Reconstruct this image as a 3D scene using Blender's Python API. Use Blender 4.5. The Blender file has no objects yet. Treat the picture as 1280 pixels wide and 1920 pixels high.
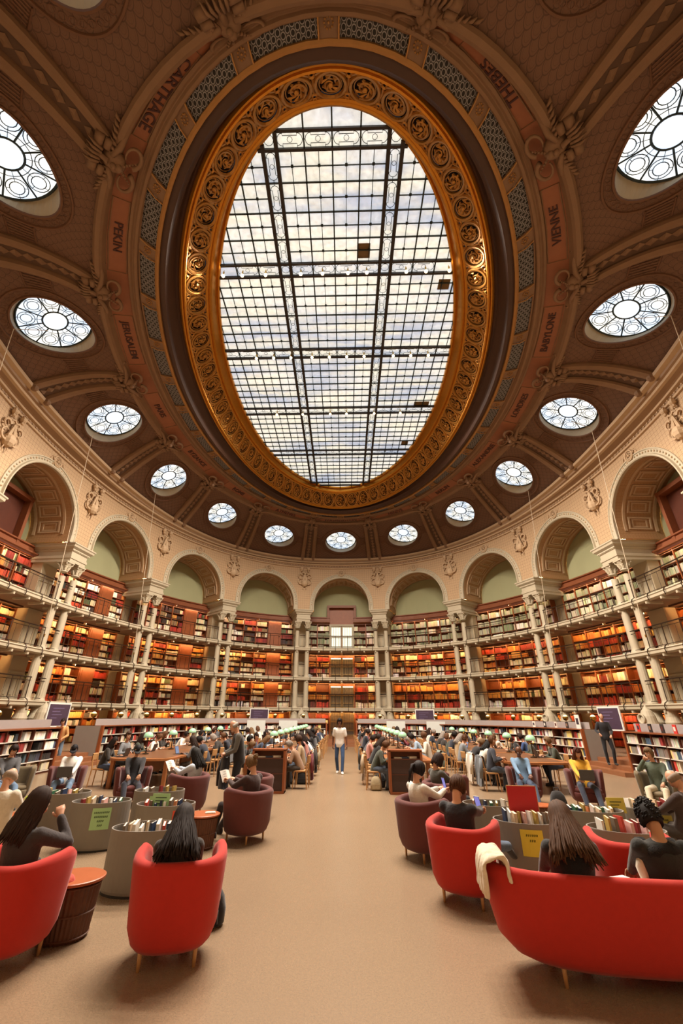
import bpy, math, random
import numpy as np
from mathutils import Vector, Matrix
R = random.Random(11)
PI = math.pi
SC = bpy.context.scene
COL = SC.collection

# ---------------------------------------------------------------- materials
def lin(h):
    h = h.lstrip('#')
    o = []
    for k in (0, 2, 4):
        c = int(h[k:k+2], 16) / 255
        o.append(c/12.92 if c <= .04045 else ((c+.055)/1.055)**2.4)
    return tuple(o)
MATS = {}
def newmat(name):
    m = bpy.data.materials.new(name); m.use_nodes = True
    nt = m.node_tree
    return m, nt, nt.nodes['Principled BSDF']
def N(nt, kind, **kw):
    n = nt.nodes.new(kind)
    for k, v in kw.items():
        if k.startswith('i_'): n.inputs[int(k[2:])].default_value = v
        else: setattr(n, k, v)
    return n
def M(nt, op, a, b=None, c=None):
    n = nt.nodes.new('ShaderNodeMath'); n.operation = op
    for i, x in enumerate((a, b, c)):
        if x is None: continue
        if isinstance(x, (int, float)): n.inputs[i].default_value = x
        else: nt.links.new(x, n.inputs[i])
    return n.outputs[0]
def mixc(nt, fac, a, b):
    n = nt.nodes.new('ShaderNodeMix'); n.data_type = 'RGBA'
    for i, x in ((0, fac), (6, a), (7, b)):
        if isinstance(x, (int, float)): n.inputs[i].default_value = x
        elif isinstance(x, tuple): n.inputs[i].default_value = (*x[:3], 1)
        else: nt.links.new(x, n.inputs[i])
    return n.outputs[2]
def mat(name, col, rough=.6, metal=0., emit=None, es=0., var=.12, vs=6., bump=0., bs=80., attr=False, spec=.5, sheen=0.):
    """plain procedural surface: a base colour that wanders a little, optional fine bump"""
    if name in MATS: return MATS[name]
    m, nt, p = newmat(name)
    c = lin(col) if isinstance(col, str) else col
    tc = N(nt, 'ShaderNodeTexCoord')
    src = (*c, 1)
    if attr:
        a = N(nt, 'ShaderNodeAttribute', attribute_name='Col'); src = a.outputs['Color']
    if var > 0:
        no = N(nt, 'ShaderNodeTexNoise'); no.inputs['Scale'].default_value = vs; no.inputs['Detail'].default_value = 3
        nt.links.new(tc.outputs['Object'], no.inputs['Vector'])
        k = M(nt, 'MULTIPLY_ADD', no.outputs['Fac'], 2*var, 1-var)
        vm = N(nt, 'ShaderNodeVectorMath', operation='SCALE')
        if attr: nt.links.new(src, vm.inputs[0])
        else: vm.inputs[0].default_value = c
        nt.links.new(k, vm.inputs['Scale']); nt.links.new(vm.outputs[0], p.inputs['Base Color'])
    elif attr: nt.links.new(src, p.inputs['Base Color'])
    else: p.inputs['Base Color'].default_value = src
    p.inputs['Roughness'].default_value = rough; p.inputs['Metallic'].default_value = metal
    p.inputs['Specular IOR Level'].default_value = spec
    if sheen: p.inputs['Sheen Weight'].default_value = sheen
    if emit:
        p.inputs['Emission Color'].default_value = (*lin(emit), 1); p.inputs['Emission Strength'].default_value = es
    if bump:
        b = N(nt, 'ShaderNodeTexNoise'); b.inputs['Scale'].default_value = bs; b.inputs['Detail'].default_value = 4
        nt.links.new(tc.outputs['Object'], b.inputs['Vector'])
        bn = N(nt, 'ShaderNodeBump'); bn.inputs['Strength'].default_value = bump; bn.inputs['Distance'].default_value = .02
        nt.links.new(b.outputs['Fac'], bn.inputs['Height']); nt.links.new(bn.outputs[0], p.inputs['Normal'])
    MATS[name] = m
    return m
def uvmat(name, fn, rough=.7, metal=0.):
    """surface whose colour comes from a pattern in its own metres (u, v); fn(nt, u, v) -> colour socket"""
    if name in MATS: return MATS[name]
    m, nt, p = newmat(name)
    tc = N(nt, 'ShaderNodeTexCoord'); sp = N(nt, 'ShaderNodeSeparateXYZ'); nt.links.new(tc.outputs['UV'], sp.inputs[0])
    out = fn(nt, sp.outputs[0], sp.outputs[1])
    if isinstance(out, tuple):
        out, h, st = out
        bn = N(nt, 'ShaderNodeBump'); bn.inputs['Strength'].default_value = st; bn.inputs['Distance'].default_value = .03
        nt.links.new(h, bn.inputs['Height']); nt.links.new(bn.outputs[0], p.inputs['Normal'])
    nt.links.new(out, p.inputs['Base Color'])
    p.inputs['Roughness'].default_value = rough; p.inputs['Metallic'].default_value = metal
    MATS[name] = m
    return m
def lampmat(name, col, strength):
    if name in MATS: return MATS[name]
    m = bpy.data.materials.new(name); m.use_nodes = True; nt = m.node_tree; nt.nodes.clear()
    e = N(nt, 'ShaderNodeEmission'); e.inputs[0].default_value = (*lin(col), 1); e.inputs[1].default_value = strength
    o = N(nt, 'ShaderNodeOutputMaterial'); nt.links.new(e.outputs[0], o.inputs[0])
    MATS[name] = m
    return m

# ---------------------------------------------------------------- mesh building
class MB:
    def __init__(s): s.v = []; s.f = []; s.m = []; s.c = []; s.uv = []; s.col = False; s.useuv = False
    def V(s, p): s.v.append((float(p[0]), float(p[1]), float(p[2]))); return len(s.v)-1
    def F(s, idx, m=0, c=None, uv=None):
        s.f.append(tuple(idx)); s.m.append(m); s.c.append(c); s.uv.append(uv)
        if c is not None: s.col = True
        if uv is not None: s.useuv = True
    def quad(s, a, b, c, d, m=0, col=None, uv=None):
        n = len(s.v)
        for p in (a, b, c, d): s.V(p)
        s.F((n, n+1, n+2, n+3), m, col, uv)
    def hexa(s, P, m=0, col=None, skip=()):
        """P: 8 points, bottom ring 0-3 then top ring 4-7"""
        n = len(s.v)
        for p in P: s.V(p)
        for k, q in enumerate(((0,3,2,1),(4,5,6,7),(0,1,5,4),(1,2,6,5),(2,3,7,6),(3,0,4,7))):
            if k not in skip: s.F([n+i for i in q], m, col)
    def box(s, x0, x1, y0, y1, z0, z1, m=0, col=None, T=None):
        P = [(x0,y0,z0),(x1,y0,z0),(x1,y1,z0),(x0,y1,z0),(x0,y0,z1),(x1,y0,z1),(x1,y1,z1),(x0,y1,z1)]
        if T is not None: P = [T @ Vector(p) for p in P]
        s.hexa(P, m, col)
    def grid(s, rows, m=0, closed=False, flip=False, uvs=None, col=None):
        """rows of equal length of points -> shared-vertex sheet"""
        n = len(s.v); h = len(rows); w = len(rows[0])
        for r in rows:
            for p in r: s.V(p)
        for j in range(h-1):
            for i in range(w if closed else w-1):
                i2 = (i+1) % w
                q = [n+j*w+i, n+j*w+i2, n+(j+1)*w+i2, n+(j+1)*w+i]
                uv = None
                if uvs: uv = [uvs[j][i], uvs[j][i2], uvs[j+1][i2], uvs[j+1][i]]
                if flip: q.reverse(); uv = uv[::-1] if uv else None
                s.F(q, m, col, uv)
    def lathe(s, prof, n=16, T=None, m=0, rf=None, cap=True, col=None):
        rows = []
        for r, z in prof:
            row = []
            for k in range(n):
                a = 2*PI*k/n; rr = rf(r, a, z) if rf else r
                p = Vector((rr*math.cos(a), rr*math.sin(a), z))
                row.append(T @ p if T is not None else p)
            rows.append(row)
        b = len(s.v)
        s.grid(rows, m, closed=True, col=col)
        if cap:
            s.F([b+k for k in reversed(range(n))], m, col); s.F([b+(len(prof)-1)*n+k for k in range(n)], m, col)
    def tube(s, pts, r, n=6, closed=False, m=0, flat=1., cap=True, col=None, up=None):
        """sweep along pts; r a number or list; flat squashes the section"""
        P = [Vector(p) for p in pts]; L = len(P)
        rs = r if isinstance(r, (list, tuple)) else [r]*L
        rows = []; prev = None
        for i in range(L):
            if closed: t = P[(i+1) % L]-P[i-1]
            else: t = P[min(i+1, L-1)]-P[max(i-1, 0)]
            if t.length < 1e-9: t = Vector((0, 0, 1))
            t.normalize()
            if up is not None: a = Vector(up)
            elif prev is not None: a = prev
            else: a = Vector((0, 0, 1)) if abs(t.z) < .9 else Vector((1, 0, 0))
            a = a-t*a.dot(t)
            if a.length < 1e-6: a = Vector((1, 0, 0))-t*t.x
            a.normalize(); prev = a; b = t.cross(a)
            rows.append([P[i]+(a*math.cos(2*PI*k/n)*flat+b*math.sin(2*PI*k/n))*rs[i] for k in range(n)])
        base = len(s.v)
        if closed: rows.append(rows[0])
        s.grid(rows, m, closed=True, col=col)
        if cap and not closed:
            s.F([base+k for k in reversed(range(n))], m, col); s.F([base+(L-1)*n+k for k in range(n)], m, col)
    def ball(s, c, r, n=8, h=5, m=0, T=None, sc=(1, 1, 1), col=None):
        rows = []
        for j in range(h+1):
            ph = -PI/2+PI*j/h
            row = []
            for k in range(n):
                a = 2*PI*k/n
                p = Vector((math.cos(ph)*math.cos(a)*sc[0], math.cos(ph)*math.sin(a)*sc[1], math.sin(ph)*sc[2]))*r
                if T is not None: p = T @ p
                row.append(p+Vector(c))
            rows.append(row)
        s.grid(rows, m, closed=True, col=col)
    def add(s, o, T=None):
        n = len(s.v)
        for p in o.v: s.V(T @ Vector(p) if T is not None else p)
        for f, m, c, uv in zip(o.f, o.m, o.c, o.uv): s.F([n+i for i in f], m, c, uv)
    def mesh(s, name, mats, smooth=False):
        me = bpy.data.meshes.new(name)
        me.from_pydata(s.v, [], s.f)
        for mt in (mats if isinstance(mats, (list, tuple)) else [mats]): me.materials.append(mt)
        me.polygons.foreach_set('material_index', s.m)
        if smooth is True: me.polygons.foreach_set('use_smooth', [True]*len(s.f))
        if s.useuv:
            uvl = me.uv_layers.new(name='UVMap'); arr = []
            for f, uv in zip(s.f, s.uv):
                if uv is None: arr += [0.]*2*len(f)
                else:
                    for q in uv: arr += [q[0], q[1]]
            uvl.data.foreach_set('uv', arr)
        if s.col:
            ca = me.color_attributes.new('Col', 'FLOAT_COLOR', 'CORNER'); arr = []
            for f, c in zip(s.f, s.c):
                c = c or (.5, .5, .5)
                arr += [c[0], c[1], c[2], 1.]*len(f)
            ca.data.foreach_set('color', arr)
        me.validate(); me.update()
        return me
    def build(s, name, mats, parent=None, smooth=False, sharp=None, **kw):
        o = bpy.data.objects.new(name, s.mesh(name, mats, smooth)); COL.objects.link(o)
        if parent is not None: o.parent = parent
        tag(o, **kw)
        return o
def tag(o, label=None, cat=None, group=None, kind=None):
    if label: o['label'] = label
    if cat: o['category'] = cat
    if group: o['group'] = group
    if kind: o['kind'] = kind
    return o
def thing(name, label, cat, loc=(0, 0, 0), rz=0., group=None, kind=None):
    o = bpy.data.objects.new(name, None); COL.objects.link(o); o.location = loc; o.rotation_euler = (0, 0, rz)
    o.empty_display_size = .1
    return tag(o, label, cat, group, kind)
KIDS = {}
def copy_tree(o, parent=None, loc=None, rz=None, label=None, group=None, skip=()):
    c = o.copy(); COL.objects.link(c); c.parent = parent
    if loc is not None: c.location = loc
    if rz is not None: c.rotation_euler = (0, 0, rz)
    if label: c['label'] = label
    if group: c['group'] = group
    for ch in list(o.children):
        if ch.name.split('.')[0] not in skip: copy_tree(ch, c)
    return c
ORD = 'first second third fourth fifth sixth seventh eighth ninth tenth eleventh twelfth thirteenth fourteenth fifteenth sixteenth seventeenth eighteenth nineteenth twentieth'.split()

# ---------------------------------------------------------------- camera and the oval
CH = 1.88                       # camera height; the camera stands at x = 0, y = 0
XC, YC = -0.27182, 18.61514     # centre of the oval
f_, p_, r_, yaw_ = 799.015, .478448, .0066105, -.0326713
R0 = Vector((math.cos(yaw_), -math.sin(yaw_), 0)); F0 = Vector((math.sin(yaw_), math.cos(yaw_), 0)); Z = Vector((0, 0, 1))
Fw = F0*math.cos(p_)+Z*math.sin(p_); U0 = -F0*math.sin(p_)+Z*math.cos(p_)
Rr = R0*math.cos(r_)+U0*math.sin(r_); Ur = U0*math.cos(r_)-R0*math.sin(r_)
cd = bpy.data.cameras.new('camera'); cam = bpy.data.objects.new('camera', cd); COL.objects.link(cam)
cd.sensor_fit = 'VERTICAL'; cd.sensor_height = 24.; cd.lens = f_/1920*24
cd.shift_x = 19.5377/1920; cd.shift_y = -32.092/1920
cd.clip_start = .1; cd.clip_end = 200
mw = Matrix((Rr, Ur, -Fw)).transposed().to_4x4(); mw.translation = (0, 0, CH)
cam.matrix_world = mw
SC.camera = cam
def proj(x, y, z):
    v = Vector((x, y, z-CH)); d = v.dot(Fw)
    return 640-19.5377+f_*v.dot(Rr)/d, 960-32.092-f_*v.dot(Ur)/d
def unproj(X, Y, z=None, d=None):
    """photo pixel -> point of the place at height z"""
    a = (X-620.4623)/f_; b = -(Y-927.908)/f_
    v = Fw+Rr*a+Ur*b
    k = (z-CH)/v.z if z is not None else d
    return Vector((0, 0, CH))+v*k

class LC:
    """closed oval at one height; at(i, n): station i (16 bays round, 0 = far end), n metres outwards"""
    def __init__(s, a, b, z, e=2.136, w=-.0034):
        n = 8001; t = np.linspace(-PI, PI, n); c, q = np.cos(t), np.sin(t)
        s.x = b*np.sign(q)*abs(q)**(2/e); s.y = a*np.sign(c)*abs(c)**(2/e)
        L = np.r_[0, np.cumsum(np.hypot(np.diff(s.x), np.diff(s.y)))]; s.s = L-L[n//2]; s.h = L[-1]/2; s.z = z; s.w = w
        s.pb = s.h/8
    def raw(s, i):
        i = (i+8) % 16-8
        u = (i/8+s.w*math.sin(i/8*2*PI))*s.h
        u = max(-s.h, min(s.h, u))
        return float(np.interp(u, s.s, s.x)), float(np.interp(u, s.s, s.y))
    def fr(s, i):
        x, y = s.raw(i); x1, y1 = s.raw(i-.01); x2, y2 = s.raw(i+.01)
        tx, ty = x2-x1, y2-y1; l = math.hypot(tx, ty); tx /= l; ty /= l
        return x+XC, y+YC, tx, ty, -ty, tx      # tangent runs clockwise seen from above, outward = (-ty, tx)
    def at(s, i, n=0., z=None, dt=0.):
        x, y, tx, ty, nx, ny = s.fr(i)
        return Vector((x+nx*n+tx*dt, y+ny*n+ty*dt, s.z if z is None else z))
C0 = LC(20, 14.857, 0.)
PB = C0.pb
def B(k, u, n, z): return C0.at(k+u/PB, n, z)
def lerp(a, b, t): return a+(b-a)*t
def bentbox(mb, k, u0, u1, n0, n1, z0, z1, seg=1, m=0, col=None, skip=(), cv=None):
    cv = cv or C0
    rows = [[], [], [], []]
    for j in range(seg+1):
        u = lerp(u0, u1, j/seg); i = k+u/cv.pb
        a = cv.at(i, n0, 0); b = cv.at(i, n1, 0)
        rows[0].append((a.x, a.y, z0)); rows[1].append((a.x, a.y, z1)); rows[2].append((b.x, b.y, z1)); rows[3].append((b.x, b.y, z0))
    for q in range(4):
        if q in skip: continue
        mb.grid([rows[q], rows[(q+1) % 4]], m, col=col)
    if 'e' not in skip:
        mb.quad(rows[0][0], rows[1][0], rows[2][0], rows[3][0], m, col); mb.quad(rows[3][-1], rows[2][-1], rows[1][-1], rows[0][-1], m, col)
BAYNAME = {0: 'the bay with the tall bronze doors'}
for _k in range(1, 9):
    BAYNAME[_k] = '%s bay right of the bronze doors' % ORD[_k-1]; BAYNAME[-_k] = '%s bay left of the bronze doors' % ORD[_k-1]
# ---------------------------------------------------------------- patterned surfaces of the building
def pat_scales(base, line, w=.34, h=.17, t=.016):
    def fn(nt, u, v):
        row = M(nt, 'FLOOR', M(nt, 'DIVIDE', v, h))
        odd = M(nt, 'MULTIPLY', M(nt, 'MODULO', row, 2.), .5)
        x = M(nt, 'MULTIPLY', M(nt, 'SUBTRACT', M(nt, 'FRACT', M(nt, 'ADD', M(nt, 'DIVIDE', u, w), odd)), .5), w)
        y = M(nt, 'MULTIPLY', M(nt, 'FRACT', M(nt, 'DIVIDE', v, h)), h)
        d = M(nt, 'SQRT', M(nt, 'ADD', M(nt, 'MULTIPLY', x, x), M(nt, 'MULTIPLY', y, y)))
        ln = M(nt, 'LESS_THAN', M(nt, 'ABSOLUTE', M(nt, 'SUBTRACT', d, w*.47)), t)
        ln2 = M(nt, 'LESS_THAN', M(nt, 'ABSOLUTE', M(nt, 'SUBTRACT', d, w*.3)), t*.5)
        no = N(nt, 'ShaderNodeTexNoise'); no.inputs['Scale'].default_value = 3.
        b = mixc(nt, no.outputs[0], tuple(c*.82 for c in base), tuple(c*1.15 for c in base))
        return mixc(nt, M(nt, 'MAXIMUM', ln, M(nt, 'MULTIPLY', ln2, .5)), b, line)
    return fn
def pat_net(base, line, g=.2, t=.014):
    def fn(nt, u, v):
        fx = M(nt, 'ABSOLUTE', M(nt, 'SUBTRACT', M(nt, 'FRACT', M(nt, 'DIVIDE', u, g)), .5))
        fy = M(nt, 'ABSOLUTE', M(nt, 'SUBTRACT', M(nt, 'FRACT', M(nt, 'DIVIDE', v, g)), .5))
        ln = M(nt, 'GREATER_THAN', M(nt, 'MAXIMUM', fx, fy), .5-t/g)
        d = M(nt, 'SQRT', M(nt, 'ADD', M(nt, 'MULTIPLY', fx, fx), M(nt, 'MULTIPLY', fy, fy)))
        dot = M(nt, 'LESS_THAN', M(nt, 'ABSOLUTE', M(nt, 'SUBTRACT', d, .24)), .07)
        no = N(nt, 'ShaderNodeTexNoise'); no.inputs['Scale'].default_value = 2.5
        b = mixc(nt, no.outputs[0], tuple(c*.85 for c in base), tuple(c*1.12 for c in base))
        return mixc(nt, M(nt, 'MAXIMUM', ln, M(nt, 'MULTIPLY', dot, .55)), b, line)
    return fn
def pat_grille(base, hole, g=.155, r=.32):
    def fn(nt, u, v):
        def cell(off):
            x = M(nt, 'SUBTRACT', M(nt, 'FRACT', M(nt, 'ADD', M(nt, 'DIVIDE', u, g*1.732), off)), .5)
            y = M(nt, 'SUBTRACT', M(nt, 'FRACT', M(nt, 'ADD', M(nt, 'DIVIDE', v, g), off)), .5)
            x = M(nt, 'MULTIPLY', x, 1.732)
            return M(nt, 'SQRT', M(nt, 'ADD', M(nt, 'MULTIPLY', x, x), M(nt, 'MULTIPLY', y, y)))
        d = M(nt, 'MINIMUM', cell(0.), cell(.5))
        hl = M(nt, 'LESS_THAN', d, r)
        gap = M(nt, 'MULTIPLY', M(nt, 'GREATER_THAN', d, r+.13), .9)
        return mixc(nt, M(nt, 'MAXIMUM', hl, gap), base, hole)
    return fn
STONE = mat('stone_cream', '#b0a48d', .65, var=.1, vs=2.)
STONE_T = mat('stone_tan', '#b89c7c', .7, var=.1, vs=3.)
STONE_B = mat('stone_brown', '#806249', .7, var=.12, vs=3.)
STONE_D = mat('stone_dark', '#58402f', .75, var=.15, vs=3.)
SPANDREL = uvmat('spandrel_mosaic', pat_net(lin('#bea07c'), lin('#94765a')))
VAULT = uvmat('vault_scales', pat_scales(lin('#6c4e3b'), lin('#553b2d'), t=.011))
VAULTBAND = mat('vault_border', '#6a4934', .7, var=.1)
GREEN = mat('green_plaster', '#a2a27c', .8, var=.06, vs=1.)
CREAM = mat('cream_panel', '#b7a68a', .6, var=.08, vs=1.5)
WOOD = mat('bookcase_wood', '#8a4a26', .45, var=.25, vs=5.)
WOOD_D = mat('dark_wood', '#54291a', .45, var=.2, vs=5.)
WOOD_TRIM = mat('wood_trim', '#7d4628', .5, var=.15, vs=4.)
GOLD = mat('gilt', '#c8872c', .38, .75, var=.15, vs=8.)
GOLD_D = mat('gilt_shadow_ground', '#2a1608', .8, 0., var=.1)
GOLD_P = mat('gilt_pale', '#a97c48', .5, .45, var=.12, vs=6.)
BRONZE = mat('dark_bronze_rail', '#3b2a1f', .45, .6, var=.1)
LEAD = mat('window_lead', '#26302e', .5, .3, var=.05)
INTR = uvmat('arch_soffit', pat_net(lin('#b08a62'), lin('#96714b'), .16, .01))
GRILLE = uvmat('openwork_grille', pat_grille(lin('#8d8a8c'), lin('#17120f')))
TABLET = mat('name_tablet', '#8a5538', .6, var=.15, vs=3.)
INK = mat('tablet_letters', '#3a1712', .6, var=.05)
FLOORM = None
def make_floor():
    m, nt, p = newmat('floor_lino')
    tc = N(nt, 'ShaderNodeTexCoord')
    no = N(nt, 'ShaderNodeTexNoise'); no.inputs['Scale'].default_value = .35; no.inputs['Detail'].default_value = 4
    nt.links.new(tc.outputs['Object'], no.inputs['Vector'])
    n2 = N(nt, 'ShaderNodeTexNoise'); n2.inputs['Scale'].default_value = 70.; nt.links.new(tc.outputs['Object'], n2.inputs['Vector'])
    b = mixc(nt, no.outputs[0], lin('#87715b'), lin('#9a836a'))
    c = mixc(nt, M(nt, 'MULTIPLY', M(nt, 'GREATER_THAN', n2.outputs[0], .54), .28), b, lin('#57493a'))
    nt.links.new(c, p.inputs['Base Color'])
    p.inputs['Roughness'].default_value = .38; p.inputs['Specular IOR Level'].default_value = .45
    rr = M(nt, 'MULTIPLY_ADD', n2.outputs[0], .16, .2); nt.links.new(rr, p.inputs['Roughness'])
    return m
FLOORM = make_floor()

# ---------------------------------------------------------------- heights
ZG = {1: 2.45, 2: 4.71, 3: 7.03}
ZCAP, ZIMP, ZSP, RA, NB = 9.18, 10.16, 10.6, 2.53, 2.35
FOOT = LC(20.0, 13.9, 15.03, 2.36, -.013)
OCC = LC(18.5, 12.2, 16.18, 2.14, -.009)
RTC = LC(15.25, 10.6, 16.72, 2.05, -.004)

# floor and raised gallery floor round the edge
LSC = LC(15.7, 10.55, 0., 2.136, -.0034)       # the line of the low bookcases
mb = MB(); ring = [C0.at(i/6, 3.2, 0) for i in range(96)]
mb.v = [tuple(p) for p in ring]; mb.F(list(reversed(range(96)))); mb.f[0] = tuple(range(95, -1, -1))
fl = mb.build('floor', FLOORM, kind='structure')
STEP0, STEP1 = .0, .0
def ringband(mb, prof, i0=0, i1=16, step=.125, m=0, uvs=False, closed=True, msel=None):
    """prof: list of functions i -> point, one ring each"""
    n = int(round((i1-i0)/step))
    rows = [[fn(i0+(i1-i0)*j/n) for j in range(n+1)] for fn in prof]
    for a in range(len(rows)-1):
        mb.grid([rows[a], rows[a+1]], m if msel is None else msel[a])
def curve_pt(cv, n=0., z=None): return lambda i: cv.at(i, n, z)

# ---------------------------------------------------------------- outer wall with green lunettes, piers
def wall(name, i0, i1):
    mb = MB(); n = int((i1-i0)*8)
    def row(nn, z): return [C0.at(i0+(i1-i0)*j/n, nn, z) for j in range(n+1)]
    mb.grid([row(NB+.05, 0), row(NB+.05, 9.6)], 0); mb.grid([row(NB+.05, 9.6), row(NB+.05, 13.6)], 1)
    s = math.ceil(i0-.5)+.5
    while s < i1:
        if s > i0:                                     # panelled pier on the wall behind each pair of columns
            for z0, z1 in ((.45, 2.2), (2.45, 4.45), (4.71, 6.75), (7.03, 9.2)):
                bentbox(mb, s, -.5, .5, 1.3, NB+.04, z0, z1, 1, 0)
                for a, b in ((-.42, -.3), (-.1, .1), (.3, .42)):
                    bentbox(mb, s, a, b, 1.26, 1.3, z0+.25, z0+1.15, 1, 2)
                bentbox(mb, s, -.45, .45, 1.25, 1.3, z0+1.2, z0+1.3, 1, 2); bentbox(mb, s, -.45, .45, 1.24, 1.3, z0+.02, z0+.2, 1, 2)
        s += 1
    return mb.build(name, [CREAM, GREEN, STONE], kind='structure')
wall('wall_far', -2.5, 2.5); wall('wall_right', 2.5, 6.5); wall('wall_left', -6.5, -2.5); wall('wall_near', 6.5, 9.5)

# ---------------------------------------------------------------- arcade: spandrels, arches, soffits
NS = -.14
def arc_z(th, r=RA): return ZSP+r*math.sin(th)
mb = MB(); ar = MB(); so = MB()
corner = math.atan2(14.25-ZSP, PB/2)
ths = sorted(set([round(PI*j/36, 5) for j in range(37)]+[corner, PI-corner]))
for k in range(-7, 9):
    rows = [[], [], []]; uvr = [[], [], []]
    for th in ths:
        c, s_ = math.cos(th), math.sin(th)
        L = min(PB/2/abs(c) if abs(c) > 1e-6 else 1e9, (14.25-ZSP)/s_ if s_ > 1e-6 else 1e9)
        for q, t in enumerate((0, .5, 1)):
            rr = lerp(RA, L, t); rows[q].append(B(k, rr*c, NS, ZSP+rr*s_)); uvr[q].append((rr*c+k*PB, ZSP+rr*s_))
    mb.grid(rows, 0, uvs=uvr, flip=True)
    for sg in (-1, 1):
        a, b = sg*RA, sg*PB/2
        mb.quad(B(k, a, NS, ZIMP), B(k, b, NS, ZIMP), B(k, b, NS, ZSP), B(k, a, NS, ZSP), 0, uv=[(a, ZIMP), (b, ZIMP), (b, ZSP), (a, ZSP)])
    # moulded edge of the arch and its beaded band
    path = [(RA*math.cos(t), ZSP+RA*math.sin(t)) for t in [PI*j/32 for j in range(33)]]
    full = [(RA, ZIMP)]+path+[(-RA, ZIMP)]
    def off(pt, d):
        u, z = pt
        if z < ZSP: return (u+math.copysign(d, u), z)
        l = math.hypot(u, z-ZSP); return (u*(l+d)/l, ZSP+(z-ZSP)*(l+d)/l)
    prof = [(0, .05), (0, -.1), (.05, -.14), (.11, -.14), (.13, -.04), (.15, -.02), (.33, -.02), (.35, -.06), (.4, -.06), (.41, 0)]
    ar.grid([[B(k, off(p, d)[0], NS+n, off(p, d)[1]) for p in full] for d, n in prof], 0)
    for j in range(44):
        t = PI*(j+.5)/44; u, z = (RA+.24)*math.cos(t), ZSP+(RA+.24)*math.sin(t)
        ar.ball(B(k, u, NS-.03, z), .055, 5, 3, 1 if j % 2 else 0)
    # soffit of the deep arch with coffers
    nn = [NS+.04, .25, .45, 1.9, 2.1, NB]
    rr_, uu_ = [], []
    for n in nn:
        rr_.append([B(k, u, n, z) for u, z in full]); uu_.append([(n, j*.25) for j in range(len(full))])
    so.grid(rr_, 0, uvs=uu_)
    for j in range(9):
        t0, t1 = PI*(j+.12)/9, PI*(j+.88)/9
        for q0, q1, n0, n1, ins in ((t0, t1, .55, 1.8, .05), (lerp(t0, t1, .16), lerp(t0, t1, .84), .75, 1.6, .025)):
            for (a0, a1, m0, m1) in ((q0, q0+.03, n0, n1), (q1-.03, q1, n0, n1), (q0, q1, n0, n0+.08), (q0, q1, n1-.08, n1)):
                P = [B(k, r*math.cos(a), n, ZSP+r*math.sin(a)) for r in (RA, RA-ins) for a, n in ((a0, m0), (a1, m0), (a1, m1), (a0, m1))]
                so.hexa(P, 1)
    for n0, n1, ins in ((.28, .42, .05), (1.95, 2.1, .06)):
        P = [[B(k, (RA-d)*math.cos(PI*j/32), n, ZSP+(RA-d)*math.sin(PI*j/32)) for j in range(33)] for n, d in ((n0, 0), (n0, ins), (n1, ins), (n1, 0))]
        so.grid(P, 1)
mb.build('wall_arcade', [SPANDREL], kind='structure')
ar.build('trim_1', [STONE, STONE_T], kind='structure'); so.build('trim_2', [INTR, STONE_T], kind='structure')

# ---------------------------------------------------------------- cornice between arcade and vault
mb = MB()
def corn(t, n, z):
    def fn(i):
        a = C0.at(i, NS, 0); b = FOOT.at(i, 0, 0); _, _, tx, ty, nx, ny = C0.fr(i)
        return Vector((lerp(a.x, b.x, t)+nx*n, lerp(a.y, b.y, t)+ny*n, z))
    return fn
CP = [(0, 0, 14.02), (0, -.08, 14.04), (0, -.1, 14.12), (0, -.02, 14.15), (0, -.02, 14.3), (.05, -.12, 14.34), (.05, -.14, 14.42), (.3, -.04, 14.46), (.55, -.04, 14.52), (.55, -.16, 14.56),
      (.55, -.18, 14.66), (.8, -.1, 14.7), (.8, -.12, 14.8), (.9, -.24, 14.86), (.9, -.26, 15.0), (1, -.02, 15.03), (1, .1, 15.03)]
ringband(mb, [corn(*q) for q in CP], step=1/8, msel=[0, 0, 1, 1, 0, 0, 1, 1, 0, 0, 1, 1, 0, 0, 2, 2])
for j in range(16*26):
    mb.ball(corn(0, -.05, 14.22)(j/26), .06, 5, 3, 0)
mb.build('trim_3', [STONE_T, SPANDREL, STONE_B], kind='structure')

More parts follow.
